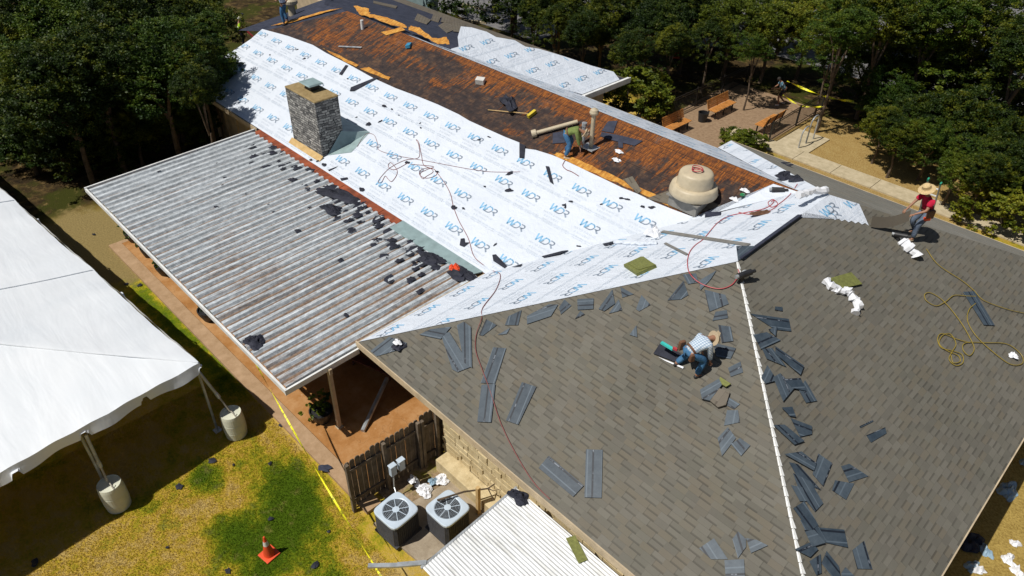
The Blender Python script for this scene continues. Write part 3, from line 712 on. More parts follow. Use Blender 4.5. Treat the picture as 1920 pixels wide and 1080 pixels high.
for x, y in ((-.08, -.08), (-.08, -3.1), (-.08, -6.1), (-.08, -9.1), (-6.1, -.08), (-12.2, -.08), (-18.3, -.08)):
    b = MB(); b.tube([(x, y, 0), (x, y, 2.58)], .035, 10); b.box((x, y, .01), (.2, .2, .02)); b.build('tent_pole', M_['galv'], tent)
# water barrels with strapping
M_['drum'] = simple('off_white_plastic', (.62, .62, .50), .45, .1, 3); M_['strap'] = simple('grey_webbing', (.36, .33, .27), .8, .2, 8)
def barrel(cx, cy, label, to):
    r = tag(empty('water_barrel', (cx, cy, 0)), label, 'barrel', 'white barrels anchoring the tent')
    b = MB(); pr = [(.25, 0), (.285, .03), (.29, .10), (.305, .28), (.298, .30), (.306, .32), (.306, .56), (.298, .58), (.305, .60), (.292, .80), (.28, .87), (.275, .885), (.262, .885), (.255, .865), (0, .865)]
    b.lathe(pr, n=36); b.build('drum', M_['drum'], r, smooth=False)
    for s in (-1, 1):
        b = MB(); b.lathe([(.04, .865), (.04, .885), (.034, .89), (0, .89)], (s*.16, .06*s, 0), 12); b.build('bung', M_['drum'], r)
    b = MB(); b.tube([(-.27, -.02, .88), (-.05, .0, .93), (.05, .02, .93), (.27, .03, .88)], .018, 6); b.build('handle_strap', M_['strap'], r)
    T = Vector(to)-Vector((cx, cy, 0))
    b = MB(); b.tube([(0, 0, .93), T*.35+Vector((0, 0, .93*.65))], .024, 8); b.tube([T*.35+Vector((0, 0, .6)), T*.35+Vector((0, 0, .93*.65))], .02, 8) if False else None
    b.build('ratchet_strap', M_['strap'], r)
    b = MB(); a0 = T*.33+Vector((0, 0, .93*.67)); b.tube([a0, a0+(T-Vector((0, 0, .93))).normalized()*.16], .05, 10); b.build('ratchet', M_['galv'], r)
    b = MB(); b.tube([a0, T], .04, 10); b.build('brace_pole', M_['galv'], r); return r
barrel(-14.86, .90, 'white plastic barrel strapped to the middle of the tent edge, nearest the camera', (-15.2, .95, 2.35))
barrel(-15.02, 4.20, 'white plastic barrel strapped under the corner of the white tent', (-15.5, 3.85, 2.4))
# ================================================================== AIR CONDITIONERS, FENCE
M_['acgrey'] = simple('grey_blue_enamel', (.50, .58, .66), .4, .08, 4); M_['grille'] = simple('dark_grille', (.045, .045, .05), .6, .2); M_['fanblade'] = simple('fan_blade', (.16, .2, .2), .5, .2)
def ac(c, rz, label):
    r = tag(empty('air_conditioner', (c[0], c[1], .08), rz), label, 'air conditioner', 'air conditioners on the concrete pad')
    S = .80; H = .80
    b = MB(); b.box((0, 0, .03), (S+.02, S+.02, .06)); b.build('base', M_['grille'], r)
    b = MB(); b.box((0, 0, H/2+.02), (S-.09, S-.09, H-.06)); b.build('coil', M_['blk'], r)
    b = MB(); c_ = .07
    for k in range(15):
        z = .07+k*.047; h = S/2-.01
        ring = [(-h+c_, -h), (h-c_, -h), (h, -h+c_), (h, h-c_), (h-c_, h), (-h+c_, h), (-h, h-c_), (-h, -h+c_)]
        for i in range(8): a, d = ring[i], ring[(i+1) % 8]; b.bar((*a, z), (*d, z), .016, .016)
    for i in range(12):
        f = -h+c_+(2*h-2*c_)*i/11
        for s in (-1, 1): b.bar((f, s*h, .05), (f, s*h, H-.02), .008, .012); b.bar((s*h, f, .05), (s*h, f, H-.02), .008, .012)
    b.build('louvre_cage', M_['grille'], r)
    # top: rounded square with a circular opening
    b = MB(); N = 48; h = S/2+.02; ro = .315; vs = []; zt = H+.02
    for k in range(N):
        t_ = 2*math.pi*k/N; cx, sy = math.cos(t_), math.sin(t_)
        q = h/((abs(cx)**6+abs(sy)**6)**(1/6)); 
        vs += [(cx*q, sy*q, zt-.07), (cx*q, sy*q, zt-.015), (cx*(q-.02), sy*(q-.02), zt), (cx*ro*1.06, sy*ro*1.06, zt+.005), (cx*ro, sy*ro, zt-.005), (cx*ro, sy*ro, zt-.09)]
    fs = []
    for k in range(N):
        k2 = (k+1) % N
        for j in range(5): fs.append((6*k+j, 6*k2+j, 6*k2+j+1, 6*k+j+1))
    b.raw(vs, fs); b.build('top_cover', M_['acgrey'], r, smooth=False)
    b = MB()
    for k in range(5):
        t_ = 2*math.pi*k/5+.3; M = Matrix.Rotation(t_, 3, 'Z') @ Matrix.Rotation(.45, 3, 'X')
        b.box(Matrix.Rotation(t_, 3, 'Z') @ Vector((.17, 0, H-.08)), (.22, .15, .008), M)
    b.build('fan', M_['fanblade'], r)
    b = MB()
    for k in range(8):
        t_ = 2*math.pi*k/8+.2; b.bar((.05*math.cos(t_), .05*math.sin(t_), zt+.004), (ro*1.02*math.cos(t_), ro*1.02*math.sin(t_), zt+.004), .014, .01)
    for rr in np.linspace(.09, .30, 7): b.tube([(rr*math.cos(2*math.pi*j/28), rr*math.sin(2*math.pi*j/28), zt+.004) for j in range(29)], .0028, 4, cap=False)
    b.lathe([(.085, zt), (.085, zt+.012), (.0, zt+.018)], n=20); b.build('guard', M_['acgrey'], r)
    return r
c1 = px(742, 953, .95); c2 = px(839, 949, .95)
a1 = ac(c1, rad(4), 'grey topped air conditioner at the outer corner of the pad beside the wooden fence')
a2 = ac(c2, rad(2), 'grey topped air conditioner next to the lean-to with a dead branch across it')
# wooden fence and gate
def plank_fence(p0, p1, name, label, cat, h=1.75, step=.145, seed=1, lean=0):
    rnd = random.Random(seed); p0 = Vector((*p0, 0)); p1 = Vector((*p1, 0)); L = (p1-p0).length; d = (p1-p0).normalized(); nn = Vector((-d.y, d.x, 0))
    r = tag(empty(name, p0), label, cat)
    k = 0; s = 0
    while s < L-.05:
        b = MB(); hh = h+rnd.uniform(-.05, .05); wd = step-.012
        M = Matrix((d, nn, Vector((0, 0, 1)))).transposed()
        c = d*(s+step/2)+nn*rnd.uniform(-.008, .008)
        pr = [(-wd/2, 0), (wd/2, 0), (wd/2, hh-.05), (wd/4, hh), (-wd/4, hh), (-wd/2, hh-.05)]
        b.slab([M @ Vector((x, 0, z+.04))+c for x, z in pr], nn, .02); b.build('plank', M_['darkwood'], r); s += step; k += 1
    for z in (.35, 1.45):
        b = MB(); b.bar(nn*-.05+Vector((0, 0, z)), d*L+nn*-.05+Vector((0, 0, z)), .04, .09); b.build('rail', M_['darkwood'], r)
    for s in (0.02, L*.5, L-.02):
        b = MB(); b.box(d*s+nn*-.11+Vector((0, 0, .9)), (.09, .09, 1.8)); b.build('post', M_['darkwood'], r)
    return r
fA = px(668, 952, 'gr'); fB = px(648, 858, 1.78)
plank_fence((-10.72, 5.12), (-10.62, 7.25), 'wooden_fence', 'dark weathered picket fence screening the air conditioners', 'fence', seed=3)
plank_fence((-10.60, 7.32), (-10.52, 8.25), 'wooden_gate', 'arched dark wooden gate between the picket fence and the stone wall', 'gate', h=1.85, seed=5)
# electric disconnect on a stake
q = px(553, 345, 'gr')
q = Vector((-10.35, 6.2, 0)); r = tag(empty('disconnect_box', q), 'pale electrical disconnect boxes on the fence behind the air conditioners', 'electrical box')
for k in (0, 1):
    b = MB(); b.box((.05, k*.26, 1.0), (.12, .17, .34)); b.box((.05, k*.26, 1.18), (.15, .2, .03)); b.build('box', M_['acgrey'], r, bevel=.01)
b = MB(); b.tube([(.05, 0, .85), (.1, -.05, .4), (.5, -.2, .25)], .018, 6); b.build('conduit', M_['galv'], r)
# debris in the yard behind the units
b = MB(); b.bar(px(905, 940, .15), px(848, 878, .05), .09, .04); tag(b.build('timber_board', M_['oldtan']), 'bare timber board lying on the dirt behind the air conditioners', 'board')
def polyl(lst, pl, lift=0): return [px(x, y, pl, lift) for x, y in lst]
b = MB(); b.tube([px(820, 938, 1.02), px(870, 922, .98), px(915, 916, .8), px(938, 900, .7)], [.028, .024, .02, .012], 7); b.tube([px(915, 916, .8), px(925, 936, .5), px(905, 955, .2)], [.018, .012, .006], 6); b.tube([px(915, 916, .8), px(925, 920, .8), px(942, 916, .8)], [.018, .01, .005], 6)
M_['bark'] = simple('bark', (.10, .07, .045), .95, .45, 6, bump=.5); tag(b.build('dead_branch', M_['bark']), 'thin dead branch lying across the nearer air conditioner grille', 'branch')
th = [px(862+18*math.cos(a), 874+12*math.sin(a), 'gr', .03) for a in np.linspace(-2.6, 2.9, 26)]
M_['purple'] = simple('purple_hose', (.16, .03, .12), .5, .1); b = MB(); b.tube(th, .02, 6); tag(b.build('coiled_hose', M_['purple']), 'loop of purple hose on the dirt beside the stone ledge', 'hose')
b = MB(); q = px(897, 965, 0); b.box(q+Vector((0, 0, .55)), (.09, .09, 1.1)); tag(b.build('wooden_stake', M_['oldtan']), 'short wooden stake standing beside the right air conditioner', 'stake')
# crumpled sheets
def crumple(name, c, rx, ry, h, mat, label, cat, group=None, seed=0, n=9, rz=0, nrm=None, skew=0):
    rnd = random.Random(seed); b = MB(); vs = []; N = n; c = Vector(c)
    q = (nrm.to_track_quat('Z', 'Y').to_matrix() if nrm is not None else Matrix.Identity(3)) @ Matrix.Rotation(rz, 3, 'Z')
    for i in range(N+1):
        for j in range(N+1):
            u = i/N*2-1; v = j/N*2-1; rr = max(abs(u), abs(v)); L = math.hypot(u, v) or 1
            an = math.atan2(v, u); k = rr/L * (1+.16*math.sin(3*an+seed)+.12*math.sin(5*an+2*seed)+rnd.uniform(-.07, .07))
            z = h*(1-rr*rr)*(.45+.4*math.sin(u*5+seed)*math.cos(v*6-seed)+rnd.uniform(-.15, .3))+.008
            vs.append(q @ Vector((u*k*rx+rnd.uniform(-.05, .05)*rx+skew*v*rx, v*k*ry+rnd.uniform(-.05, .05)*ry, z)))
    fs = [(i*(N+1)+j, (i+1)*(N+1)+j, (i+1)*(N+1)+j+1, i*(N+1)+j+1) for i in range(N) for j in range(N)]
    b.raw(vs, fs); o = b.build(name, mat); o.location = c; return tag(o, label, cat, group)
M_['plastic'] = simple('white_plastic_film', (.76, .77, .80), .35, .06, 4, spec=.5)
M_['bluish'] = simple('dusty_blue_plastic', (.25, .36, .45), .4, .3, 4)
for k, (x, y, a) in enumerate(((775, 900, .16), (792, 915, .2), (800, 925, .18), (828, 900, .2), (812, 903, .14), (835, 893, .12))):
    crumple('crumpled_wrapper', px(x, y, .1), a, a*.8, .14, M_['plastic'] if k != 4 else M_['bluish'], 'crumpled white wrapper on the ground between the air conditioners and the fence', 'litter', 'wrappers behind the air conditioners', k, rz=k)
# ================================================================== LAWN: cone, scraps
M_['orange'] = simple('orange_rubber', (.72, .08, .02), .6, .15, 5); M_['reflect'] = simple('grey_white_band', (.62, .60, .56), .5, .1)
def cone(c, label, s=1.0, rz=.5):
    r = tag(empty('traffic_cone', c, rz), label, 'traffic cone')
    b = MB(); b.box((0, 0, .02), (.38*s, .38*s, .04)); b.build('base', M_['orange'], r, bevel=.01)
    f = lambda z: (.135-.11*z/.7)*s
    b = MB(); b.lathe([(f(0), .04), (f(.42), .42*s), (f(.42), .42*s)], n=28); b.lathe([(f(.56), .56*s), (f(.7), .7*s), (.02*s, .72*s), (0, .72*s)], n=28); b.build('cone_body', M_['orange'], r, smooth=False)
    b = MB(); b.lathe([(f(.42)+.002, .42*s), (f(.56)+.002, .56*s)], n=28); b.build('reflective_band', M_['reflect'], r); return r
cone(px(505, 1040, 'gr'), 'orange traffic cone with a grey band standing alone on the lawn', 1, .15)
#NEXT2#
# ================================================================== TREES AND SHRUBS
M_['leafd'] = mk_leaf('oak_leaf', [(.010, .024, .004), (.034, .058, .005), (.17, .175, .010)])
M_['leafy'] = mk_leaf('yellow_green_leaf', [(.03, .05, .004), (.11, .14, .01), (.27, .25, .02)])
M_['leafm'] = mk_leaf('mid_green_leaf', [(.015, .04, .004), (.05, .09, .008), (.14, .17, .012)])
def crown_mesh(name, seed, nclump, nleaf, ls, flat=.92, mat=None, hole=.0, inner=.35):
    g = np.random.default_rng(seed)
    d = g.normal(size=(nclump, 3)); d /= np.linalg.norm(d, axis=1)[:, None]; d[:, 2] = np.where(d[:, 2] < -.75, -d[:, 2]*.5, d[:, 2])
    # uneven outline: radius modulated by a few random lobes
    lob = g.normal(size=(9, 3)); lob /= np.linalg.norm(lob, axis=1)[:, None]; amp = g.uniform(.1, .38, 9)
    rr = .62 + (np.clip((d@lob.T-.55)/.45, 0, 1)*amp*1.35).sum(1)
    r = rr*(1-(1-inner)*(1-g.random(nclump)**.35)); c = d*r[:, None]; c[:, 2] *= flat
    cs = g.uniform(.05, .15, nclump)
    N = nclump*nleaf
    off = g.normal(size=(N, 3)); off *= (g.random(N)**.4/np.linalg.norm(off, axis=1))[:, None]
    off[:, 2] *= .6
    p = np.repeat(c, nleaf, 0)+off*np.repeat(cs, nleaf)[:, None]
    a = g.normal(size=(N, 3)); a[:, 2] *= .6; a /= np.linalg.norm(a, axis=1)[:, None]
    up = g.normal(size=(N, 3))*.7+np.array([0, 0, .8]); bb = np.cross(a, up); bb /= np.linalg.norm(bb, axis=1)[:, None]+1e-9
    s = ls*g.uniform(.6, 1.3, N)[:, None]
    v = np.stack([p-a*s, p+bb*s*.55, p+a*s, p-bb*s*.55], 1).reshape(-1, 3)
    me = bpy.data.meshes.new(name); me.vertices.add(4*N); me.vertices.foreach_set('co', v.astype(np.float32).ravel())
    me.loops.add(4*N); me.loops.foreach_set('vertex_index', np.arange(4*N, dtype=np.int32))
    me.polygons.add(N); me.polygons.foreach_set('loop_start', np.arange(0, 4*N, 4, dtype=np.int32)); me.polygons.foreach_set('loop_total', np.full(N, 4, np.int32))
    me.update(calc_edges=True); me.materials.append(mat); return me
CM = [crown_mesh('crown', k, 640, 62, .026, mat=M_['leafd']) for k in (11, 12, 13)]
CY = [crown_mesh('crown_light', k, 520, 56, .027, mat=M_['leafy']) for k in (21,)]
CMm = [crown_mesh('crown_mid', k, 540, 60, .026, mat=M_['leafm']) for k in (31, 32)]
SH = crown_mesh('shrub_crown', 41, 420, 34, .045, .9, M_['leafy'], inner=.6)
def tree(x, y, h, r, me, label, group, seed, base=None, kind='oak_tree', cat='tree'):
    rnd = random.Random(seed); t = tag(empty(kind, (x, y, 0)), label, cat, group)
    cz = h-r*.55
    b = MB(); b.tube([(0, 0, -.1), (.05, .02, cz*.3), (.1*rnd.uniform(-1, 1), .1, cz*.55)], [r*.07, r*.052, r*.045], 10)
    for k in range(4):
        a = k*1.55+rnd.random(); q = Vector((math.cos(a), math.sin(a), 0))
        b.tube([Vector((0, .05, cz*.52)), q*r*.22+Vector((0, 0, cz*.85)), q*r*.55+Vector((0, 0, cz+r*.1)), q*r*.8+Vector((0, 0, cz+r*.2))], [r*.04, r*.028, r*.016, r*.006], 7)
    b.build('trunk', M_['bark'], t)
    o = bpy.data.objects.new('crown', me); col.objects.link(o); o.parent = t; o.location = (0, 0, cz); o.scale = (r*1.12, r*1.12, r); o.rotation_euler = (0, 0, rnd.random()*6.28)
    return t
def treepx(X, Y, zc, r, me, label, group, seed, h=None, **k):
    q = px(X, Y, zc); return tree(q.x, q.y, zc+r*.55, r, me, label, group, seed, **k)
LG = 'oaks crowding the far left lawn'
def treeR(X, Y, R, me, label, group, seed, z=5.5):
    z = z-1.5; q = px(X, Y, z); dist = (q-Vector((0, 0, CAMH))).length; r = R/(1.15*FPX/dist)
    return tree(q.x, q.y, z+r*.5, r, me, label, group, seed)
LT_ = [(366, 120, 56), (338, 60, 66), (300, 100, 70), (215, 90, 85), (100, 90, 85), (110, 180, 75), (270, 185, 70), (365, 200, 42), (180, 235, 55), (40, 265, 50), (110, 262, 46), (245, 248, 44), (320, 232, 38), (-10, 200, 70), (330, -10, 60), (200, -20, 80), (60, -20, 80), (385, 60, 45), (45, 45, 92), (150, 35, 95), (265, 50, 92), (365, 38, 60), (60, 150, 88), (175, 150, 90), (290, 135, 85), (368, 165, 48), (25, 225, 62), (120, 225, 62), (225, 215, 62), (318, 205, 50), (-40, 100, 80), (385, 0, 32), (390, 95, 36)]
for k, (X, Y, R) in enumerate(LT_):
    if Y >= 175: R *= 1.18; Y -= 8
    treeR(X, Y, R, (CM+CMm)[(k*2) % 5], 'dark leafy oak in the dense stand beyond the patio roof', LG, 100+k, 5.8 if Y < 175 else 3.3)
treeR(396, 165, 34, CMm[1], 'mid green oak crown pressing against the far eave of the white roof', None, 79, 4.3)
treeR(404, 130, 36, CM[1], 'dark oak crown hanging over the far corner of the white wrapped roof', None, 77, 4.9)
treeR(422, 122, 27, CMm[0], 'small sunlit oak reaching farthest over the white roof corner', None, 78, 5.0)
RT = [(1050, 12, 55, 0), (1130, 40, 60, 0), (1215, 50, 62, 0), (1290, 30, 62, 0), (1375, 40, 66, 1), (1450, 45, 62, 1), (1520, 40, 58, 1), (1585, 60, 55, 3), (1665, 40, 70, 0), (1755, 45, 72, 3), (1850, 45, 72, 0), (1930, 100, 68, 0), (1625, 130, 42, 3), (1700, 145, 58, 0), (1790, 150, 66, 3), (1880, 190, 66, 0), (1665, 195, 38, 3), (1730, 225, 46, 0), (1810, 250, 52, 0), (1890, 285, 45, 0), (1750, 275, 34, 3), (1250, -30, 70, 0), (1400, -40, 70, 1), (1560, -40, 70, 3), (1700, -50, 80, 0), (1850, -40, 80, 3), (960, -14, 48, 0), (1010, -20, 40, 0), (1095, 60, 42, 0), (1040, 35, 40, 0), (1185, 92, 38, 0), (1260, 78, 36, 0), (1335, 60, 40, 0), (1000, 20, 36, 0), (1130, 5, 50, 0), (1300, 5, 55, 0), (1420, 90, 30, 3), (1560, 100, 34, 0), (1350, -10, 60, 0), (1480, 0, 60, 0), (1600, 20, 55, 3), (1215, 10, 60, 0), (1690, 270, 30, 0), (1850, 340, 34, 0), (1800, 320, 34, 3), (1905, 330, 40, 0), (1660, 245, 28, 0)]
RL = {0: 'dark green oak in the broken row beyond the courtyard and walk', 1: 'yellow green tree whose crown catches the sun behind the courtyard', 3: 'mid green broad tree beyond the courtyard walk'}
RGr = {0: 'dark oaks beyond the courtyard', 1: 'sunlit yellow green trees', 3: 'mid green trees beyond the walk'}
for k, (X, Y, R, v) in enumerate(RT):
    if Y >= 110 and X > 1600: R *= 1.3; Y -= 12
    treeR(X, Y, R, CM[k % 3] if v == 0 else (CY[0] if v == 1 else CMm[k % 2]), RL[v], RGr[v], 300+k, (6.6 if X > 1560 else 4.9) if Y < 110 else 3.5)
def shrub(c, r, h, me, label, seed, sc3=None):
    t = tag(empty('shrub', (c[0], c[1], 0)), label, 'shrub')
    b = MB(); rnd = random.Random(seed)
    for k in range(5):
        a = k*1.3; b.tube([(0, 0, 0), (math.cos(a)*r*.3, math.sin(a)*r*.3, h*.5)], [.03, .012], 6)
    b.build('stem', M_['bark'], t)
    o = bpy.data.objects.new('crown', me); col.objects.link(o); o.parent = t; o.location = (0, 0, h*.52); o.scale = (r, r, h*.6); o.rotation_euler = (0, 0, seed); return t
shrub(px(1197, 222, 'gr'), 1.95, 2.6, SH, 'big rounded yellow green bush beside the iron railing', 1)
shrub(px(1390, 283, 'gr'), 1.05, 1.1, SH, 'low clipped bright green hedge at the courtyard corner', 2)
shrub(px(1893, 392, .8), 1.6, 2.2, SH, 'yellow green bush at the right edge past the sidewalk', 3)
shrub((-39.5, 13.2), .9, 1.0, SH, 'dry straw coloured bush behind the far end of the building', 4)
# potted plants along the slab
SP = crown_mesh('pot_crown', 51, 60, 14, .12, .9, M_['leafm'], inner=.2)
for k, (x, y, r, lab) in enumerate(((-26.6, 6.0, .33, 'dark planter with leafy sprigs at the far end of the patio slab'), (-25.2, 5.95, .24, 'small brown planter second from the far end of the slab'), (-23.7, 5.95, .32, 'round black planter between the brown one and the middle of the slab'), (-20.2, 5.95, .36, 'large black planter with pale sprigs at the middle of the slab'), (-17.95, 6.1, .24, 'low bushy planter near the yellow tape'), (-13.75, 6.2, .34, 'leafy potted plant beside the bare patio post'))):
    t = tag(empty('potted_plant', (x, y, .10), k), lab, 'potted plant', 'planters along the patio slab')
    b = MB(); b.lathe([(.6*r, 0), (.95*r, .3), (1.0*r, .42), (.9*r, .42), (.85*r, .36), (0, .36)], n=20); b.build('pot', M_['blk'], t)
    o = bpy.data.objects.new('foliage', SP); col.objects.link(o); o.parent = t; o.location = (0, 0, .6); o.scale = (r*1.2,)*3
# ================================================================== COURTYARD
M_['bench'] = simple('honey_wood_slats', (.50, .21, .05), .6, .25, 5); M_['iron'] = simple('black_iron', (.015, .014, .013), .5, .2)
def bench(c, rz, label, L=2.0):
    r = tag(empty('park_bench', c, rz), label, 'bench')
    b = MB()
    for k in range(5): b.box((0, -.08-k*.095, .45), (L, .08, .035))
    b.build('seat', M_['bench'], r)
    b = MB()
    for k in range(5):
        b.box((0, .0+k*.03, .52+k*.09), (L, .03, .075), Matrix.Rotation(-.3, 3, 'X'))
    b.build('backrest', M_['bench'], r)
    for s in (-1, 0, 1):
        b = MB(); x = s*(L/2-.18); b.bar((x, -.42, 0), (x, -.40, .43), .06, .05, up=(1, 0, 0)); b.bar((x, .02, 0), (x, .0, .43), .06, .05, up=(1, 0, 0)); b.bar((x, -.46, .42), (x, .02, .42), .05, .04); b.bar((x, .03, .4), (x, .17, .95), .05, .04, up=(1, 0, 0))
        b.build('leg_frame', M_['iron'], r)
    return r
q = px(1345, 218, 'gr'); bench((-18.35, 33.6, .02), rad(90), 'honey coloured slatted bench standing by itself in front of the iron railing')
bench((-18.6, 29.9, .02), rad(90), 'slatted bench mostly hidden behind the white wrapped ridge', 1.8)
bench((-15.2, 33.8, .02), rad(-90), 'slatted bench with its back against the near iron railing by the bike rack', 1.9)
def rail(p0, p1, label, h=1.05):
    p0 = Vector((*p0, 0)); p1 = Vector((*p1, 0)); L = (p1-p0).length; d = (p1-p0).normalized(); r = tag(empty('iron_railing', p0), label, 'railing')
    for z in (.12, h-.12, h):
        b = MB(); b.bar(Vector((0, 0, z)), d*L+Vector((0, 0, z)), .03, .03); b.build('rail', M_['iron'], r)
    n = int(L/.13); b = MB()
    for k in range(n): b.box(d*(k*L/n)+Vector((0, 0, h/2+.03)), (.016, .016, h-.1))
    b.build('balusters', M_['iron'], r)['kind'] = 'stuff'
    m_ = max(2, int(L/2.2)+1)
    for k in range(m_):
        b = MB(); b.box(d*(L*k/(m_-1))+Vector((0, 0, h/2+.05)), (.06, .06, h+.1)); b.build('post', M_['iron'], r)
    return r
rail((-19.6, 28.2), (-19.6, 38.6), 'black iron railing running behind the benches beside the rounded bush')
rail((-14.55, 32.4), (-14.7, 38.2), 'black iron railing between the courtyard and the bike rack')
r = tag(empty('bike_rack', (-13.45, 32.9, .055)), 'grey looped steel bike rack on its concrete pad', 'bike rack')
def hoop(y0, y1, h, x):
    pts = [(x, y0, 0), (x, y0, h-.3)]+[(x, (y0+y1)/2-(y1-y0)/2*math.cos(a), h-.3+.3*math.sin(a)) for a in np.linspace(.2, math.pi-.2, 9)]+[(x, y1, h-.3), (x, y1, 0)]
    b = MB(); b.tube(pts, .035, 10); b.build('hoop', M_['galv'], r)
hoop(.0, .75, 1.0, .25); hoop(.75, 1.5, 1.35, .25)
b = MB(); b.lathe([(.2, 0), (.27, .5), (.28, .52), (.24, .52), (.22, .1), (0, .1)], px(1316, 228, 'gr'), 16); tag(b.build('planter_tub', M_['blk']), 'small black tub standing at the end of the honey coloured bench', 'tub')
# parked vehicles glimpsed under the trees
M_['glass'] = simple('dark_glass', (.02, .025, .03), .1, .1, spec=.6); M_['tyre'] = simple('tyre', (.02, .02, .02), .9, .1); M_['bone'] = simple('wheel_rim', (.5, .5, .5), .4, .1, 3, .6)
def car(c, rz, colr, label, hh=1.5):
    r = tag(empty('parked_car', c, rz), label, 'car', 'vehicles parked under the far trees'); m_ = simple('car_paint', colr, .3, .05, 2, spec=.6)
    b = MB(); prof = [(-2.2, .35), (-2.25, .7), (-2.1, .95), (-1.6, 1.0), (-1.1, hh-.06), (-.3, hh), (.7, hh-.05), (1.4, 1.0), (2.15, .85), (2.25, .6), (2.2, .35)]
    vs = [(x, s*.88*(1 if z < 1.1 else .8), z) for s in (-1, 1) for x, z in prof]; N = len(prof)
    b.raw(vs, [tuple(range(N))[::-1], tuple(range(N, 2*N))]+[(i, (i+1) % N, N+(i+1) % N, N+i) for i in range(N)]); b.build('body', m_, r, bevel=.05)
    for s in (-1, 1):
        b = MB(); b.slab([(-1.45, s*.865, 1.02), (1.25, s*.865, 1.02), (.65, s*.725, hh-.12), (-1.0, s*.725, hh-.12)], (0, s, .4), .01); b.build('side_window', M_['glass'], r)
    for x, z, x2 in ((.78, hh-.1, 1.36), (-1.18, hh-.12, -1.62)):
        b = MB(); b.slab([(x, -.64, z), (x, .64, z), (x2, .78, 1.04), (x2, -.78, 1.04)], (1 if x > 0 else -1, 0, 1), .01); o = b.build('windscreen', M_['glass'], r); o.location = ((.03 if x > 0 else -.03), 0, .03)
    for x in (-1.4, 1.4):
        for s in (-1, 1):
            b = MB(); b.tube([(x, s*.72, .33), (x, s*.92, .33)], .33, 18); w_ = b.build('wheel', M_['tyre'], r); b = MB(); b.tube([(x, s*.90, .33), (x, s*.93, .33)], .2, 14); b.build('rim', M_['bone'], w_)
    for s in (-1, 1):
        b = MB(); b.box((2.2, s*.62, .72), (.1, .34, .14)); b.build('headlight', M_['reflect'], r)
    return r
car((*px(1350, 92, 'gr')[:2], .02), rad(35), (.30, .40, .48), 'pale blue car half hidden under the dark trees')
car((*px(1590, 60, 'gr')[:2], .02), rad(120), (.55, .56, .58), 'silver car parked in the lot behind the far trees', 1.7)
car((*px(1120, 12, 'gr')[:2], .02), rad(100), (.6, .6, .6), 'white car parked in the lot behind the upper trees', 1.6)
q = px(790, 22, 0.9); r = tag(empty('storage_cabinet', (q.x, q.y, 0), rad(20)), 'tall teal metal cabinet standing behind the far roof edge', 'cabinet')
b = MB(); b.box((0, 0, 1.2), (2.2, .9, 2.4)); b.build('body', M_['tealmetal'], r, bevel=.02)
b = MB(); b.box((.0, -.46, 1.2), (2.0, .03, 2.2)); b.build('door', M_['tealmetal'], r)
b = MB(); b.box((.1, -.49, 1.2), (.04, .04, .3)); b.build('handle', M_['galv'], r)
for k, (X, Y, X2, Y2) in enumerate(((860, 6, 915, 20), (870, 38, 912, 43))):
    a = px(X, Y, 'gr', .07); c = px(X2, Y2, 'gr', .07); b = MB(); b.bar(a, c, .16, .13); tag(b.build('kerb_stone', M_['walk']), ['long pale parking kerb on the asphalt beyond the roof', 'shorter pale parking kerb close to the tree trunk'][k], 'kerb')
tree(*px(962, 60, 'gr')[:2], 7.5, 4.0, CM[2], 'dark trunked oak standing alone between the roof and the parking lot', None, 55)
# yellow caution tape
M_['yellow'] = NT('caution_tape'); t = M_['yellow']; M_['yellow'] = t.out(t.mix(t.step(t.noise(t.scl(t.pos(), 8, 8, 8), 1.2, 2), .55, .6), (.85, .80, .02), (.35, .32, .02)), .5)
def tape(pts, label, wd=.045):
    b = MB(); pts = [Vector(p) for p in pts]; N = 40
    def at(t_):
        s = t_*(len(pts)-1); k = min(int(s), len(pts)-2); return pts[k].lerp(pts[k+1], s-k)
    vs = []
    for i in range(N+1):
        t_ = i/N; p = at(t_); d = (at(min(1, t_+.01))-at(max(0, t_-.01))).normalized(); sd = d.cross(Vector((0, 0, 1))).normalized(); u = sd.cross(d); a = t_*26
        v = (sd*math.cos(a*.35)+u*math.sin(a*.35))*wd/2; sag = Vector((0, 0, -.25*math.sin(math.pi*t_)))
        vs += [p+v+sag, p-v+sag]
    b.raw(vs, [(2*i, 2*i+2, 2*i+3, 2*i+1) for i in range(N)]); return tag(b.build('caution_tape', M_['yellow']), label, 'tape')
tape([px(472, 668, 2.3), px(720, 1090, 1.3)], 'yellow caution tape strung from the patio roof edge across the lawn')
tape([px(1476, 152, 1.1), px(1550, 172, 1.1), px(1600, 190, 1.0)], 'upper strand of yellow caution tape beyond the near railing', .12)
tape([px(1468, 178, .9), px(1505, 190, .8), px(1545, 200, .9)], 'lower strand of yellow caution tape above the courtyard edge', .09)
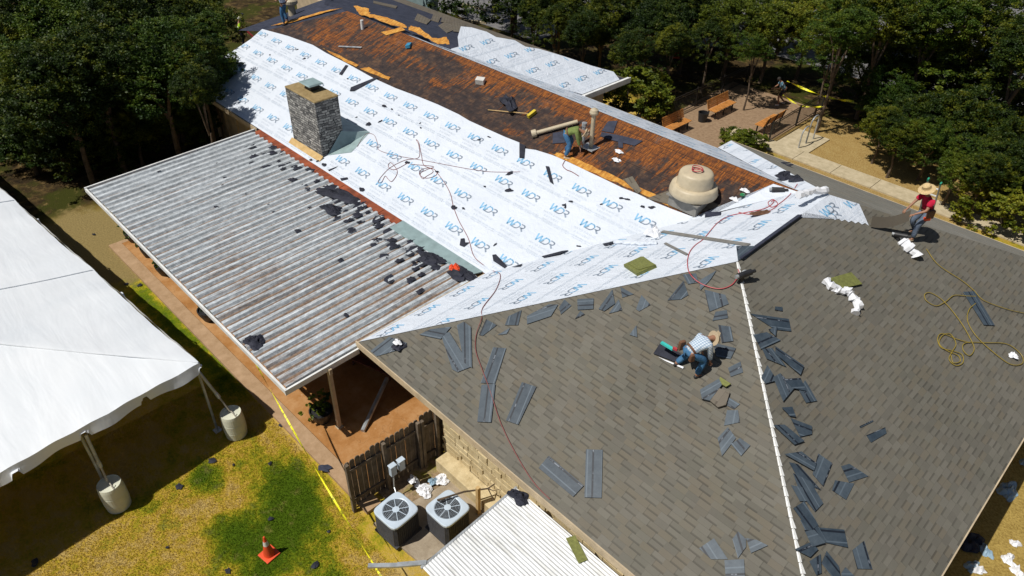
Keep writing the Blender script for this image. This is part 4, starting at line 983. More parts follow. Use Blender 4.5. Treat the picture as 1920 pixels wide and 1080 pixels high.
# ================================================================== LOOSE ROOFING ON THE SHINGLES
def mk_scrap(name, c0, c1, dk, glint):
    t = NT(name); u = t.uv(); s = t.n('ShaderNodeSeparateXYZ'); t.lk(u, s.inputs[0])
    a = t.noise(t.pos(), 5, 5, .7); rn_ = t.n('ShaderNodeObjectInfo').outputs['Random']; c = t.ramp(t.math('ADD', t.math('MULTIPLY', a, .7), t.math('MULTIPLY', rn_, .3)), [(.3, c0), (.75, c1)])
    f = t.math('FRACT', t.math('ADD', t.math('DIVIDE', s.outputs[1], .33), rn_))
    d = t.math('ABSOLUTE', t.math('SUBTRACT', f, .42)); c = t.mix(t.step(d, .075, .05), c, dk)
    d2 = t.math('ABSOLUTE', t.math('SUBTRACT', f, .80)); c = t.mix(t.math('MULTIPLY', t.step(d2, .05, .03), .6), c, tuple(x*1.5 for x in c1))
    g = t.math('MULTIPLY', t.step(d, .05, .03), t.step(t.noise(t.scl(t.pos(), 1.5, 1.5, 1.5), 2, 3, .8), .54, .62))
    c = t.mix(t.math('MULTIPLY', g, .4), c, glint)  # patchy pale glint on the dark strip, painted into the colour
    return t.out(c, .5, a, .2, .01, spec=.4)
M_['scrap'] = mk_scrap('shingle_offcut_back', (.030, .045, .062), (.085, .108, .130), (.012, .016, .024), (.40, .45, .52))
def scrap(pts, pl, label, group, mat='scrap', th=.012, lift=.012, name='shingle_scrap', cat='roofing scrap', curl=0):
    n = P[pl][1]; W3 = [px(x, y, pl, lift) for x, y in pts]; c = sum(W3, Vector())/len(W3)
    best = max(((a-b_) for a in W3 for b_ in W3), key=lambda v: v.length)
    e = max(((W3[i]-W3[i-1]) for i in range(len(W3))), key=lambda v: v.length).normalized(); f = n.cross(e)
    o0 = MB(); o0.slab([p-c+n*(lift*.0) for p in W3], n, -th if False else th, 0, uvf=lambda p: (p.dot(e), p.dot(f)))
    # lift a corner a little so that it reads as a loose piece
    o = o0.build(name, M_[mat]); o.location = c + n*(th*.5+random.uniform(.002, .02)); 
    return tag(o, label, cat, group)
def cc(sx, ox, oy): return lambda L: [(ox+x/sx, oy+y/sx) for x, y in L]
c7 = cc(2.667, 1200, 700); c5 = cc(3., 1180, 380); c4 = cc(3., 640, 380)
GR = 'shingle offcuts on the sunny right hand slope beside the white hip strip'; LR = 'blue grey shingle offcut lying face down on the slope right of the white hip strip'
for L in ([(607, 10), (640, -20), (680, 30), (640, 50)], [(665, 20), (700, 0), (770, 75), (715, 140)], [(715, 30), (800, 25), (830, 90), (760, 75)], [(795, 85), (825, 35), (885, 138), (830, 148)],
    [(708, 172), (760, 168), (778, 218), (750, 215)], [(752, 225), (858, 265), (858, 305), (800, 318)], [(665, 260), (720, 258), (820, 340), (770, 358)], [(720, 405), (805, 392), (880, 450), (868, 488)], [(890, 402), (960, 450), (915, 565), (862, 505)],
    [(745, 445), (790, 455), (905, 585), (800, 545)], [(765, 500), (850, 540), (915, 650), (875, 692), (800, 600)], [(755, 560), (810, 570), (840, 640), (800, 640)],
    [(765, 675), (820, 640), (890, 760), (850, 790)], [(800, 735), (850, 700), (930, 840), (860, 860)], [(885, 770), (1020, 782), (1040, 872), (920, 845)],
    [(820, 785), (870, 785), (925, 850), (860, 870)], [(772, 880), (850, 845), (890, 880), (850, 920)], [(845, 940), (900, 905), (905, 1000), (880, 1010)], [(905, 950), (930, 890), (990, 965), (1000, 1020), (960, 1020)], [(1005, 1000), (1025, 970), (1080, 1025), (1010, 1025)]):
    scrap(c7(L), 'G', LR, GR, lift=random.uniform(.012, .05))
for L in ([(680, 625), (895, 655), (910, 725), (820, 715)], [(780, 715), (828, 700), (820, 752)], [(695, 745), (770, 730), (850, 775), (740, 825)], [(745, 825), (800, 820), (880, 925), (770, 880)], [(820, 810), (980, 920), (960, 970), (820, 850)], [(742, 985), (775, 915), (830, 1000), (765, 1018)]):
    scrap(c5(L), 'G', LR, GR, lift=random.uniform(.012, .05))
for L, lab in (([(1005, 465), (1045, 453), (1140, 515), (1045, 545)], 'striped shingle offcut lying apart, upper of the two right of the long pile'), ([(975, 535), (1070, 552), (1030, 632), (960, 585)], 'striped shingle offcut lying apart, lower of the two right of the long pile'), ([(1060, 885), (1118, 838), (1160, 980), (1085, 978)], 'wedge shaped shingle offcut by itself near the bottom edge of the right slope'), ([(1132, 310), (1225, 270), (1232, 300), (1155, 346)], 'brown shingle offcut with a black strip alone in the middle of the right slope'), ([(1097, 265), (1160, 235), (1167, 240), (1100, 273)], 'thin dark strip of shingle just above a brown offcut on the right slope')):
    scrap(c7(L), 'G', lab, None, mat='scrap')
scrap(c5([(820, 585), (860, 588), (862, 612), (818, 605)]), 'G', 'tiny blue grey shingle chip above the large pointed offcut', None)
scrap([(1805, 548), (1826, 547), (1864, 611), (1844, 610)], 'G', 'long narrow dark shingle strip lying under the yellow hose', None)
scrap([(1205+175, 384+78), (1425, 462), (1397, 486), (1383, 488)], 'G', 'dark starter shingle at the top end of the white hip strip', None)
FR = 'shingle offcuts along the upper edge of the left hand slope'; LF = 'blue grey shingle offcut face down near the white wrap on the left slope'
for L in ([(165, 835), (270, 755), (370, 790), (320, 830), (200, 865)], [(440, 745), (500, 715), (620, 700), (560, 770)], [(775, 745), (815, 655), (875, 690), (795, 750)], [(920, 690), (940, 640), (1015, 605), (995, 690)], [(880, 745), (950, 705), (930, 740)],
    [(1045, 640), (1165, 575), (1220, 575), (1180, 640), (1045, 685)], [(1225, 590), (1255, 545), (1295, 580), (1235, 630)], [(1328, 545), (1420, 540), (1418, 600), (1330, 605)], [(1315, 655), (1345, 610), (1370, 630)], [(1447, 600), (1525, 490), (1540, 570), (1480, 612)], [(1505, 625), (1560, 545), (1580, 605)], [(1570, 475), (1645, 515), (1580, 535)], [(1658, 600), (1688, 520), (1740, 575), (1675, 612)]):
    scrap(c4(L), 'F2', LF, FR)
scrap(c4([(1622, 745), (1660, 692), (1665, 758)]), 'F2', 'small triangular shingle chip alone on the left slope', None)
for L in ([(300, 405), (375, 400), (390, 450), (330, 460)], [(395, 440), (490, 383), (460, 430), (400, 495)], [(215, 550), (305, 440), (332, 520), (290, 545)], [(422, 490), (540, 520), (560, 570), (450, 615)], [(485, 615), (548, 605), (555, 650), (468, 665)]):
    scrap(c5(L), 'F2', 'blue grey shingle offcut lying below the red hose on the left slope', 'offcuts under the red hose')
for L in ([(500, 690), (570, 700), (585, 780), (520, 790)], [(470, 790), (600, 820), (570, 880), (490, 870)], [(555, 930), (625, 895), (640, 955), (570, 980)]):
    scrap(c5(L), 'F2', 'blue grey shingle offcut in front of the roofer in the plaid shirt', 'offcuts by the plaid shirted roofer')
scrap(c4([(560, 740), (610, 730), (730, 925), (655, 955), (625, 940)]), 'F2', 'left arm of the V of two long dark shingle strips', None)
scrap(c4([(650, 690), (690, 670), (730, 700), (735, 930), (690, 900)]), 'F2', 'right arm of the V of two long dark shingle strips', None, lift=.03)
scrap(c4([(855, 815), (928, 820), (865, 1020), (785, 1015)]), 'F2', 'long shingle strip, upper of two laid end to end beside the red hose', None)
scrap([(903, 722), (929, 720), (921, 792), (895, 791)], 'F2', 'shingle strip, lower of two laid end to end beside the red hose', None, lift=.03)
scrap([(979, 717), (1006, 726), (972, 797), (949, 789)], 'F2', 'separate slanting shingle strip to the right of the end to end pair', None)
scrap([(1029, 855), (1095, 911), (1075, 932), (1010, 878)], 'F2', 'left of two whole shingle strips low on the left slope, laid diagonally', None)
scrap([(1099, 843), (1130, 844), (1128, 934), (1096, 933)], 'F2', 'right of two whole shingle strips low on the left slope, laid straight', None)
for L in ([(412, 150), (440, 118), (500, 155), (470, 180)], [(435, 185), (490, 185), (500, 245), (420, 262)]): scrap(c7(L), 'F2', 'blue grey shingle offcut just below the torn shingle bundle', 'offcuts below the torn bundle')
for L in ([(388, 325), (440, 270), (480, 325), (410, 415)], [(455, 355), (500, 325), (552, 362), (505, 415)]): scrap(c7(L), 'F2', 'one of two striped offcuts forming an arrow left of the hip strip', 'offcut pair forming an arrow')
for L in ([(295, 875), (370, 825), (440, 930), (355, 930)], [(462, 830), (490, 792), (530, 830), (530, 870), (490, 925)], [(530, 825), (585, 835), (640, 862), (555, 900)], [(422, 935), (520, 930), (525, 1020), (428, 1020)]): scrap(c7(L), 'F2', 'shiny striped shingle offcut in the cluster at the bottom edge left of the hip', 'shiny offcuts at the bottom edge')
# dark sheets on the bare deck, old shingles on the far slope
for L, lab in (([(1140, 228), (1158, 227), (1150, 250), (1128, 246)], 'square of dark roofing felt leaning near the tall vent pipe'), ([(1128, 248), (1165, 255), (1205, 265), (1190, 274), (1150, 264), (1126, 256)], 'long dark felt strip lying right of the tall vent pipe'), ([(1158, 256), (1168, 256), (1168, 278), (1160, 278)], 'short dark felt strip crossing the long one'), ([(1168, 337), (1186, 331), (1203, 358), (1196, 364), (1182, 350)], 'dark shingle strip on the deck left of the exhaust fan'), ([(1037, 250), (1055, 247), (1060, 268), (1036, 270)], 'grey metal flashing plate behind the roofer in the green shirt')):
    scrap(L, 'F1', lab, None, mat='shOld' if 'shingle' in lab else 'feltb')
for k, L in enumerate(([(777, 38), (783, 26), (808, 38), (800, 46)], [(812, 28), (826, 33), (822, 42), (808, 38)], [(822, 48), (846, 35), (862, 42), (852, 56), (838, 62)], [(846, 35), (872, 47), (866, 62), (850, 60)], [(830, 30), (852, 36), (846, 44), (826, 42)], [(700, 2), (745, 12), (742, 16), (700, 6)])):
    scrap(L, 'BS', 'old grey shingle slab torn loose on the far dark slope', 'old shingles on the far slope', mat='shOld', th=.03)
# strip of old shingles still in place on the far slope, torn orange wood edge (part of the building)
b = MB(); b.slab([onz(-20.48, 28, 'BS', .02), onz(-46, 28, 'BS', .02), onz(-46, 26.3, 'BS', .02), onz(-33, 26.6, 'BS', .02), onz(-27, 26.5, 'BS', .02), onz(-22.2, 25.6, 'BS', .02)], P['BS'][1], .02, uvf=uvp('BS', 'x')); W(b, 'old_shingle_strip', M_['shOld'])
M_['torn'] = NT('torn_orange_wood'); t = M_['torn']; n_ = t.noise(t.scl(t.pos(), 3, 1.2, 1), 3, 6, .7); M_['torn'] = t.out(t.ramp(n_, [(.3, (.22, .07, .01)), (.5, (.50, .22, .03)), (.7, (.68, .40, .09))]), .85, n_, .6, .02)
def ragged(pts, pl, name, mat, lift=.025, th=.012, seed=0, amp=3, sub=5):
    rnd = random.Random(seed); out = []
    for i in range(len(pts)):
        a, c = pts[i], pts[(i+1) % len(pts)]
        for k in range(sub):
            t_ = k/sub; out.append((a[0]+(c[0]-a[0])*t_+rnd.uniform(-amp, amp), a[1]+(c[1]-a[1])*t_+rnd.uniform(-amp, amp)*.6))
    b = MB(); b.slab([px(x, y, pl, lift) for x, y in out], P[pl][1], th); return W(b, name, mat)
ragged([(664, 10), (690, 16), (694, 26), (727, 33), (760, 47), (762, 52), (735, 47), (700, 34), (672, 26)], 'F1', 'torn_wood_edge', M_['torn'], seed=1, amp=2)
ragged([(768, 48), (786, 52), (812, 72), (838, 70), (842, 82), (822, 82), (790, 66), (765, 56)], 'F1', 'torn_wood_edge', M_['torn'], seed=2, amp=2)
ragged([(508, 48), (545, 38), (600, 22), (642, 14), (600, 26), (545, 42)], 'F1', 'torn_wood_edge', M_['torn'], seed=3, amp=.8)
ragged([(1036, 290), (1062, 302), (1130, 332), (1195, 360), (1258, 388), (1312, 410), (1320, 402), (1262, 378), (1198, 350), (1135, 322), (1075, 296), (1045, 286)], 'F1', 'torn_wood_edge', M_['torn'], seed=4, amp=2.5, lift=.01)
ragged([(674, 128), (690, 126), (732, 145), (728, 149)], 'F1', 'torn_wood_edge', M_['torn'], seed=5, amp=1.5)
ragged([(604, 90), (625, 98), (672, 122), (668, 126), (630, 106)], 'F1', 'torn_wood_edge', M_['torn'], seed=6, amp=1.5)
b = MB(); b.slab([px(724, 60, 'F1', .02), px(735, 57, 'F1', .02), px(741, 62, 'F1', .02), px(730, 66, 'F1', .02)], P['F1'][1], .01); W(b, 'deck_hole', M_['blk'])
b = MB(); b.slab([px(x, y, 'F1', .03) for x, y in ((714, 60), (724, 66), (760, 56), (752, 50), (741, 54))], P['F1'][1], .02); W(b, 'fresh_wood_patch', M_['torn'])
# ---- black felt scraps (each one a thing)
def bscrap(c, n, a, asp, rz, label, group, seed, mat='blackfelt', h=.03):
    rnd = random.Random(seed); N = rnd.randint(9, 14); q = n.to_track_quat('Z', 'Y').to_matrix() @ Matrix.Rotation(rz, 3, 'Z'); b = MB(); top = []
    for k in range(N):
        t_ = 2*math.pi*k/N; r = rnd.uniform(.55, 1.15); top.append(Vector((math.cos(t_)*r*a, math.sin(t_)*r*a*asp, rnd.uniform(.004, h))))
    cen = Vector((0, 0, rnd.uniform(.01, h*1.3))); vs = [cen]+top+[Vector((p.x*.97, p.y*.97, max(.001, p.z-.008))) for p in top]
    fs = [(0, 1+k, 1+(k+1) % N) for k in range(N)]+[(1+k, 1+N+k, 1+N+(k+1) % N, 1+(k+1) % N) for k in range(N)]
    b.raw([q @ v for v in vs], fs); o = b.build('felt_scrap', M_[mat]); o.location = c; return tag(o, label, 'felt scrap', group)
M_['blackfelt'] = mk_felt('torn_black_felt', (.008, .009, .014), (.035, .037, .055))
rnd = random.Random(5); nP = P['PT'][1]; k = 0
for i in range(95):                              # on the ribbed metal, thick along its upper edge
    x = rnd.uniform(-26.6, -13.8); y = 11.75-abs(rnd.gauss(0, 1))*(.55 if i < 70 else 2.6)
    if i < 30: x = rnd.gauss(-20.8, 1.8); y = 11.7-abs(rnd.gauss(0, .7))
    elif i < 50: x = rnd.gauss(-15.2, .9); y = 11.5-abs(rnd.gauss(0, .8))
    if y < 5.5 or x > -13.5 or x < -26.9: continue
    up = y > 9.6
    bscrap(onz(x, y, 'PT', .05), nP, rnd.uniform(.09, .26)*(1 if up else .6), rnd.uniform(.4, 1), rnd.uniform(0, 3.1) if not up else rnd.gauss(1.57, .35), 'torn black felt scrap on the ribbed metal beside the rusty flashing' if up else 'small black felt scrap far down the ribbed metal roof', 'felt scraps at the top of the ribbed roof' if up else 'felt scraps down the ribbed roof', i)
crumple('felt_heap', px(636, 366, 'PT', .06), 1.0, .32, .2, M_['blackfelt'], 'tallest crumpled heap of black felt against the rusty flashing', 'felt heap', None, 3, rz=.3)
crumple('felt_heap', px(622, 393, 'PT', .06), .45, .28, .2, M_['blackfelt'], 'separate dark felt heap a step below the tallest one on the ribbed roof', 'felt heap', None, 4, rz=.1)
crumple('felt_heap', px(808, 485, 'PT', .06), .5, .32, .16, M_['blackfelt'], 'black felt heap left of the orange rag', 'felt heap', None, 6, rz=.2)
crumple('felt_heap', px(868, 515, 'PT', .06), .55, .34, .18, M_['blackfelt'], 'black felt heap right of the orange rag in the roof corner', 'felt heap', None, 7, rz=.1)
crumple('orange_rag', px(853, 503, 'PT', .1), .2, .16, .2, M_['orange'], 'bright orange crumpled rag between two black felt heaps', 'rag', None, 8)
crumple('felt_heap', px(478, 641, 'PT', .06), .34, .26, .16, M_['blackfelt'], 'lone black crumpled felt near the lower edge of the ribbed roof', 'felt heap', None, 9)
crumple('felt_heap', px(973, 932, 'LT', .03), .26, .17, .14, M_['blackfelt'], 'ragged black felt at the top corner of the lean-to roof', 'felt heap', None, 10)
scrap([(1061, 1010), (1078, 1004), (1102, 1050), (1085, 1057)], 'LT', 'olive green shingle piece lying on the white lean-to roof', None, mat='grn' if 'grn' in M_ else 'shOld', lift=.03)
n1 = P['F1'][1]; LW = 'small black felt scrap on the white wrapped main slope'; GW = 'felt scraps on the white wrap'
for i, (X, Y, a, asp, rz) in enumerate(((720, 199, .17, .5, .1), (691, 233, .15, .8, 0), (713, 228, .12, .3, 1.2), (735, 205, .06, .7, 0), (788, 231, .05, .5, 1.5), (789, 240, .06, .6, 0), (955, 326, .16, .6, 1), (954, 357, .17, .5, .5), (909, 350, .06, .6, 0), (850, 389, .14, .7, .3), (869, 391, .08, .6, 0), (608, 309, .14, .6, 0), (678, 355, .15, .6, 0), (928, 459, .1, .3, 1.6), (1128, 383, .06, .5, 1), (1086, 462, .1, .3, .4), (763, 305, .12, .6, .5), (820, 322, .09, .5, .2), (506, 103, .06, .6, 0), (557, 93, .09, .5, 1), (571, 110, .1, .5, 1), (1070, 378, .12, .35, .4), (1058, 384, .08, .5, 1), (1060, 388, .08, .5, 2), (917, 257, .1, .25, .1), (898, 262, .08, .5, 1), (1205, 388, .1, .5, 0), (1222, 389, .12, .5, .6), (1165, 372, .12, .4, .4), (1176, 374, .1, .4, .2), (652, 148, .07, .4, 0), (748, 216, .05, .5, 0), (668, 220, .06, .5, 1), (583, 300, .09, .6, 0), (596, 302, .1, .4, 1))):
    bscrap(px(X, Y, 'F1', .03), n1, a, asp, rz, LW, GW, 500+i)
for L, lab in (([(648, 122), (653, 123), (641, 141), (636, 139)], 'dark felt strip hanging over the white edge left of the longest one'), ([(700, 147), (710, 146), (664, 171), (656, 171), (658, 164)], 'long pointed dark felt strip slanting across the white edge'), ([(974, 269), (985, 273), (983, 297), (974, 296)], 'upright dark felt tab at the white edge below the roofer in green'), ([(1023, 312), (1030, 313), (1038, 346), (1031, 341)], 'curved narrow black felt strip on the white wrap'), ([(631, 313), (634, 312), (617, 321), (615, 319)], 'slim dark felt sliver above the rusty flashing'), ([(638, 335), (652, 333), (652, 336), (640, 339)], 'short flat dark felt sliver above the rusty flashing'), ([(923, 478), (930, 477), (951, 499), (946, 503), (925, 489)], 'thick black felt strip near the lower end of the valley'), ([(862, 460), (864, 448), (871, 447), (872, 455), (880, 455), (870, 463)], 'claw shaped black felt piece low on the white wrap')):
    scrap(L, 'F1', lab, None, mat='blackfelt', lift=.035, name='felt_strip', cat='felt strip')
for L in ([(1012, 480), (1040, 473), (1066, 470), (1050, 477), (1020, 483)], [(1130, 458), (1153, 453), (1150, 457), (1134, 461)], [(960, 501), (980, 495), (976, 499)]): scrap(L, 'F3', 'ragged dark felt shred along the valley between the two white slopes', 'felt shreds in the valley', mat='blackfelt', lift=.05, name='felt_strip', cat='felt strip')
for i, (X, Y, a) in enumerate(((1385, 302, .22), (1394, 311, .3), (1412, 322, .42), (1420, 328, .35), (1472, 306, .3), (1480, 310, .25))):
    bscrap(px(X, Y, 'F3' if i < 4 else 'H', .04), P['F3'][1], a, .4, 1.2, 'black felt scrap at the far valley beyond the ridge', 'felt scraps beyond the ridge', 700+i)
for i, (X, Y, a) in enumerate(((337, 913, .13), (398, 864, .13), (506, 870, .07), (438, 872, .05), (508, 973, .09), (592, 1060, .13), (427, 1071, .1), (905, 800, .04), (314, 1027, .05), (65, 1055, .13), (850 / 1.0, 2000, .0), (617, 997, .06), (527, 798, .1), (1216, 997, .0), (262, 535, .12), (236, 533, .1), (176, 440, .09), (65, 440, .0))):
    if a: bscrap(px(X, Y, 'gr', .02), Vector((0, 0, 1)), a, .75, i, 'scrap of black roofing felt lying on the lawn', 'felt scraps on the lawn', 800+i)
bscrap(px(609, 878, 'gr', .13), Vector((0, 0, 1)), .2, .7, .4, 'blue black felt scrap at the edge of the patio slab', None, 850, 'feltb')
# litter right of the building
for i, (X, Y, a, m_) in enumerate(((1890, 920, .38, 'bluish'), (1848, 1034, .22, 'bluish'), (1903, 1020, .14, 'plastic'), (1890, 1048, .2, 'plastic'), (1905, 1070, .2, 'plastic'), (1830, 1068, .2, 'plastic'), (1822, 1062, .22, 'bluish'), (1916, 868, .12, 'bluish'))):
    crumple('plastic_litter', px(X, Y, 'gr'), a*.6, a, .2, M_[m_], 'crumpled bluish plastic on the shaded ground past the right eave' if m_ == 'bluish' else 'crumpled white plastic on the sunny ground past the right eave', 'litter', 'bluish plastic past the right eave' if m_ == 'bluish' else 'white plastic past the right eave', 60+i, rz=i)
crumple('dark_bag', px(1812, 1012, 'gr', .02), .4, .35, .3, M_['blackfelt'], 'dark rubbish bag in the shade below the right eave', 'bag', None, 99)
# bundles, wraps, strips
M_['olive'] = simple('olive_shingle_bundle', (.16, .17, .045), .8, .25, 14)
for o in bpy.data.objects:
    if o.get('label', '').startswith('olive green shingle'): o.data.materials[0] = M_['olive']
def bundle(L, pl, label, th=.07, name='shingle_bundle'): 
    o = scrap(L, pl, label, None, mat='olive', th=th, lift=.05, name=name, cat='shingle bundle'); return o
bundle([(1170, 499), (1203, 484), (1231, 500), (1195, 516)], 'F3', 'green stack of shingles resting on the white wrap', .1)
scrap([(1178, 495), (1206, 482), (1229, 498), (1197, 507)], 'F3', 'top olive shingle of the green stack', None, mat='olive', lift=.10)
bundle([(1553, 523), (1595, 511), (1616, 533), (1580, 541)], 'G', 'flat olive sheet beside the draped white plastic on the right slope', .02, 'shingle_wrapper')
def ribbon(pts, pl, r, label, mat='plastic', name='plastic_wrap', cat='plastic wrap', lift=.05, seed=0):
    rnd = random.Random(seed); b = MB(); W3 = [px(x, y, pl, lift) for x, y in pts]; fine = []
    for i in range(len(W3)-1):
        for k in range(5): fine.append(W3[i].lerp(W3[i+1], k/5)+Vector((rnd.uniform(-.03, .03), rnd.uniform(-.03, .03), rnd.uniform(0, .05))))
    fine.append(W3[-1]); b.tube(fine, [r*rnd.uniform(.55, 1.2) for _ in fine], 7); o = b.build(name, M_[mat])
    return tag(o, label, cat)
ribbon([(1547, 528), (1560, 540), (1575, 546), (1590, 548), (1598, 560), (1608, 570), (1604, 588)], 'G', .12, 'twisted white plastic wrap beside the olive sheet on the right slope', seed=2)
ribbon([(1690, 452), (1702, 466), (1718, 480)], 'G', .16, 'white plastic wrap lying at the feet of the roofer in red', seed=3)
crumple('plastic_scrap', px(1899, 667, 'G', .02), .12, .12, .1, M_['plastic'], 'small white plastic scrap next to the yellow hose', 'litter', None, 71)
ribbon([(1154, 455), (1180, 457), (1210, 458), (1232, 456)], 'F3', .08, 'white roll of leftover wrap lying at the valley', mat='wrap', name='wrap_roll', cat='roll', seed=4)
crumple('plastic_wrap', px(1226, 440, 'F3', .05), .3, .2, .35, M_['plastic'], 'crumpled clear plastic standing on the end of the white roll', 'plastic wrap', None, 72)
ribbon([(1495, 368), (1520, 360), (1548, 356)], 'G', .1, 'crinkled white plastic along the top of the stepped white wrap', seed=5)
def strip(a, c, pl, wd, label, mat='galv', name='metal_strip', th=.03):
    b = MB(); b.bar(px(*a, pl, .05), px(*c, pl, .05), wd, th, up=P[pl][1]); return tag(b.build(name, M_[mat]), label, 'metal strip')
M_['drip'] = simple('grey_brown_drip_edge', (.20, .19, .17), .5, .2, 4)
strip((1242, 434), (1404, 459), 'F3', .13, 'long grey drip edge lying across the white wrap above the left slope', 'drip')
strip((1247, 456), (1288, 477), 'F3', .07, 'short grey metal strip beneath the end of the white roll', 'drip')
strip((635, 87), (678, 89), 'F1', .08, 'pale thin lath lying on the dark deck', 'galv', 'lath')
strip((1388, 484), (1500, 403), 'F3', .12, 'dark starter strip running along the ridge of the shingled wing', 'feltb')
# torn shingle bundle below the plaid roofer
for k, (L, lab) in enumerate((([(300, 85), (395, 30), (410, 60), (350, 140), (310, 130)], 'clear wrapped half of the torn shingle bundle beside the plaid roofer'), ([(400, 20), (455, 55), (430, 70), (395, 50)], 'tan shingle on top of the torn bundle beside the plaid roofer'), ([(345, 135), (390, 75), (450, 95), (430, 160), (390, 172)], 'dark broken half of the torn shingle bundle beside the plaid roofer'))):
    scrap(c7(L), 'F2', lab, None, mat=('scrap', 'olive', 'shOld')[k], th=.05, lift=.06, name='torn_bundle', cat='shingle bundle')
# hoses
M_['redhose'] = simple('red_hose', (.42, .05, .06), .5, .1); M_['dullhose'] = simple('dull_red_hose', (.20, .05, .045), .6, .1); M_['yelhose'] = simple('yellow_hose', (.27, .20, .03), .5, .15)
def smooth(pts, n=6):
    out = []; N = len(pts)
    for i in range(N-1):
        p0 = pts[max(i-1, 0)]; p1 = pts[i]; p2 = pts[i+1]; p3 = pts[min(i+2, N-1)]
        for k in range(n):
            t_ = k/n; out.append(0.5*((2*p1)+(p2-p0)*t_+(2*p0-5*p1+4*p2-p3)*t_*t_+(3*p1-p0-3*p2+p3)*t_**3))
    out.append(pts[-1]); return out
def hose(segs, r, mat, label):
    pts = []
    for pl, L in segs: pts += [px(x, y, pl, .035) for x, y in L]
    b = MB(); b.tube(smooth(pts), r, 6); return tag(b.build('air_hose', M_[mat]), label, 'hose')
hose([('G', [(1384, 505), (1385, 515)]), ('F2', [(1373, 533), (1353, 541), (1330, 538), (1307, 527), (1292, 510)]), ('F3', [(1289, 490), (1293, 473), (1303, 460), (1320, 447), (1340, 423), (1352, 413), (1370, 404), (1400, 398), (1430, 392), (1446, 384), (1452, 375), (1446, 378)])], .012, 'redhose', 'bright red hose looping from the nail gun up over the white wrap')
hose([('F3', [(1385, 398), (1410, 402), (1440, 396), (1458, 384), (1450, 374), (1440, 380), (1450, 388), (1478, 368), (1495, 345)])], .011, 'redhose', 'tangled bright red hose beside the bare deck end')
hose([('F1', [(817, 320), (822, 327), (835, 345), (845, 365), (850, 387), (860, 413), (878, 447), (887, 477), (900, 492)]), ('F3', [(923, 507), (938, 515), (930, 543)]), ('F3', [(905, 577)]), ('F2', [(903, 597), (893, 627), (892, 657), (903, 690), (918, 730), (934, 780), (944, 805), (959, 836), (984, 880), (1006, 911), (1031, 936)])], .011, 'dullhose', 'thin dull red hose running down the white slope and over the shingles')
lp = [(767, 304), (740, 318), (728, 312), (733, 305), (745, 322), (735, 340), (727, 335), (722, 330), (715, 342), (709, 340), (720, 325), (735, 312), (760, 300), (785, 295), (785, 272), (780, 262), (785, 267), (790, 290), (795, 310), (815, 318), (818, 328), (800, 334), (787, 328), (790, 318), (805, 315), (812, 322), (800, 330), (792, 335), (788, 325), (800, 318), (812, 312), (770, 308)]
hose([('F1', lp)], .009, 'dullhose', 'thin red line tangled in loops on the middle of the white slope')
hose([('F1', [(670, 275), (680, 258), (690, 250), (702, 254), (708, 270), (712, 282), (745, 292), (790, 300), (870, 315), (920, 322), (975, 322)])], .007, 'dullhose', 'thin dark cord stretched across the white slope toward the curved felt strip')
c6 = cc(2.7, 1500, 300)
hose([('G', c6([(640, 450), (700, 530), (820, 610), (880, 660), (930, 710), (1050, 755), (1134, 775), (1200, 790)]))], .010, 'yelhose', 'yellow hose running from the roofer in red to the right edge')
hose([('G', c6([(890, 690), (840, 688), (780, 685), (740, 715), (690, 738), (640, 712), (632, 680), (660, 672), (710, 700), (760, 750), (820, 830), (860, 900), (882, 955), (858, 990), (825, 960), (840, 925), (950, 925), (1050, 932), (1120, 985), (1125, 1030), (1070, 1035), (1000, 990), (900, 900), (850, 820), (855, 760), (890, 725)]))], .011, 'yelhose', 'yellow hose lying in wide loops around the narrow dark shingle strip')
hose([('G', c6([(860, 925), (790, 905), (720, 878), (697, 905), (715, 950), (770, 965), (820, 985), (825, 1025), (790, 1040), (755, 1010), (770, 970), (790, 930), (760, 880), (720, 890), (705, 930), (745, 965), (800, 990), (810, 1020), (775, 1025), (765, 990)]))], .011, 'yelhose', 'yellow hose coiled up at the lowest part of the right slope')
hose([('F1', [(1060, 300), (1055, 310), (1062, 318), (1072, 322), (1085, 330)])], .012, 'dullhose', 'short dark hose trailing from the green shirted roofer onto the wrap')
# nail guns and tools
def nailgun(c, rz, label, s=1.0):
    r = tag(empty('nail_gun', c, rz), label, 'nail gun')
    b = MB(); b.tube([(-.1*s, 0, .1*s), (.12*s, 0, .12*s)], .045*s, 12); b.tube([(.12*s, 0, .12*s), (.19*s, 0, .12*s)], .025*s, 10); b.box((-.02*s, 0, .03*s), (.05*s, .04*s, .14*s)); b.build('gun_body', M_['blk'], r)
    b = MB(); b.tube([(.08*s, .02*s, .05*s), (.08*s, .09*s, .05*s)], .06*s, 16); b.build('magazine', M_['galv'], r)
    b = MB(); b.tube([(-.1*s, 0, .1*s), (-.14*s, 0, .1*s)], .03*s, 10); b.build('end_cap', M_['galv'], r); return r
nailgun(px(1392, 526, 'G', .02), 1.2, 'black nail gun on the shingles just right of the white hip strip', 1.7)
nailgun(px(1684, 450, 'G', .02), .3, 'nail gun lying at the feet of the roofer in red', 1.5)
nailgun(px(1455, 365, 'F3', .04), .6, 'nail gun lying in the red hose tangle', 1.6)
crumple('wrapper', px(749, 647, 'F2', .02), .22, .2, .16, M_['blackfelt'], 'black and white crumpled wrapper near the left tip of the shingled slope', 'litter', None, 81)
crumple('wrapper', px(745, 642, 'F2', .12), .13, .1, .1, M_['plastic'], 'white crumple on top of the black wrapper near the left tip', 'litter', None, 82)
crumple('black_bag', px(1474, 334, 'F3', .04), .36, .22, .26, M_['blackfelt'], 'black crumpled bag on the white wrap by the far ridge', 'bag', None, 83)
crumple('black_bag', px(1494, 338, 'F3', .04), .3, .18, .2, M_['blackfelt'], 'smaller black bag touching the first by the far ridge', 'bag', None, 84)
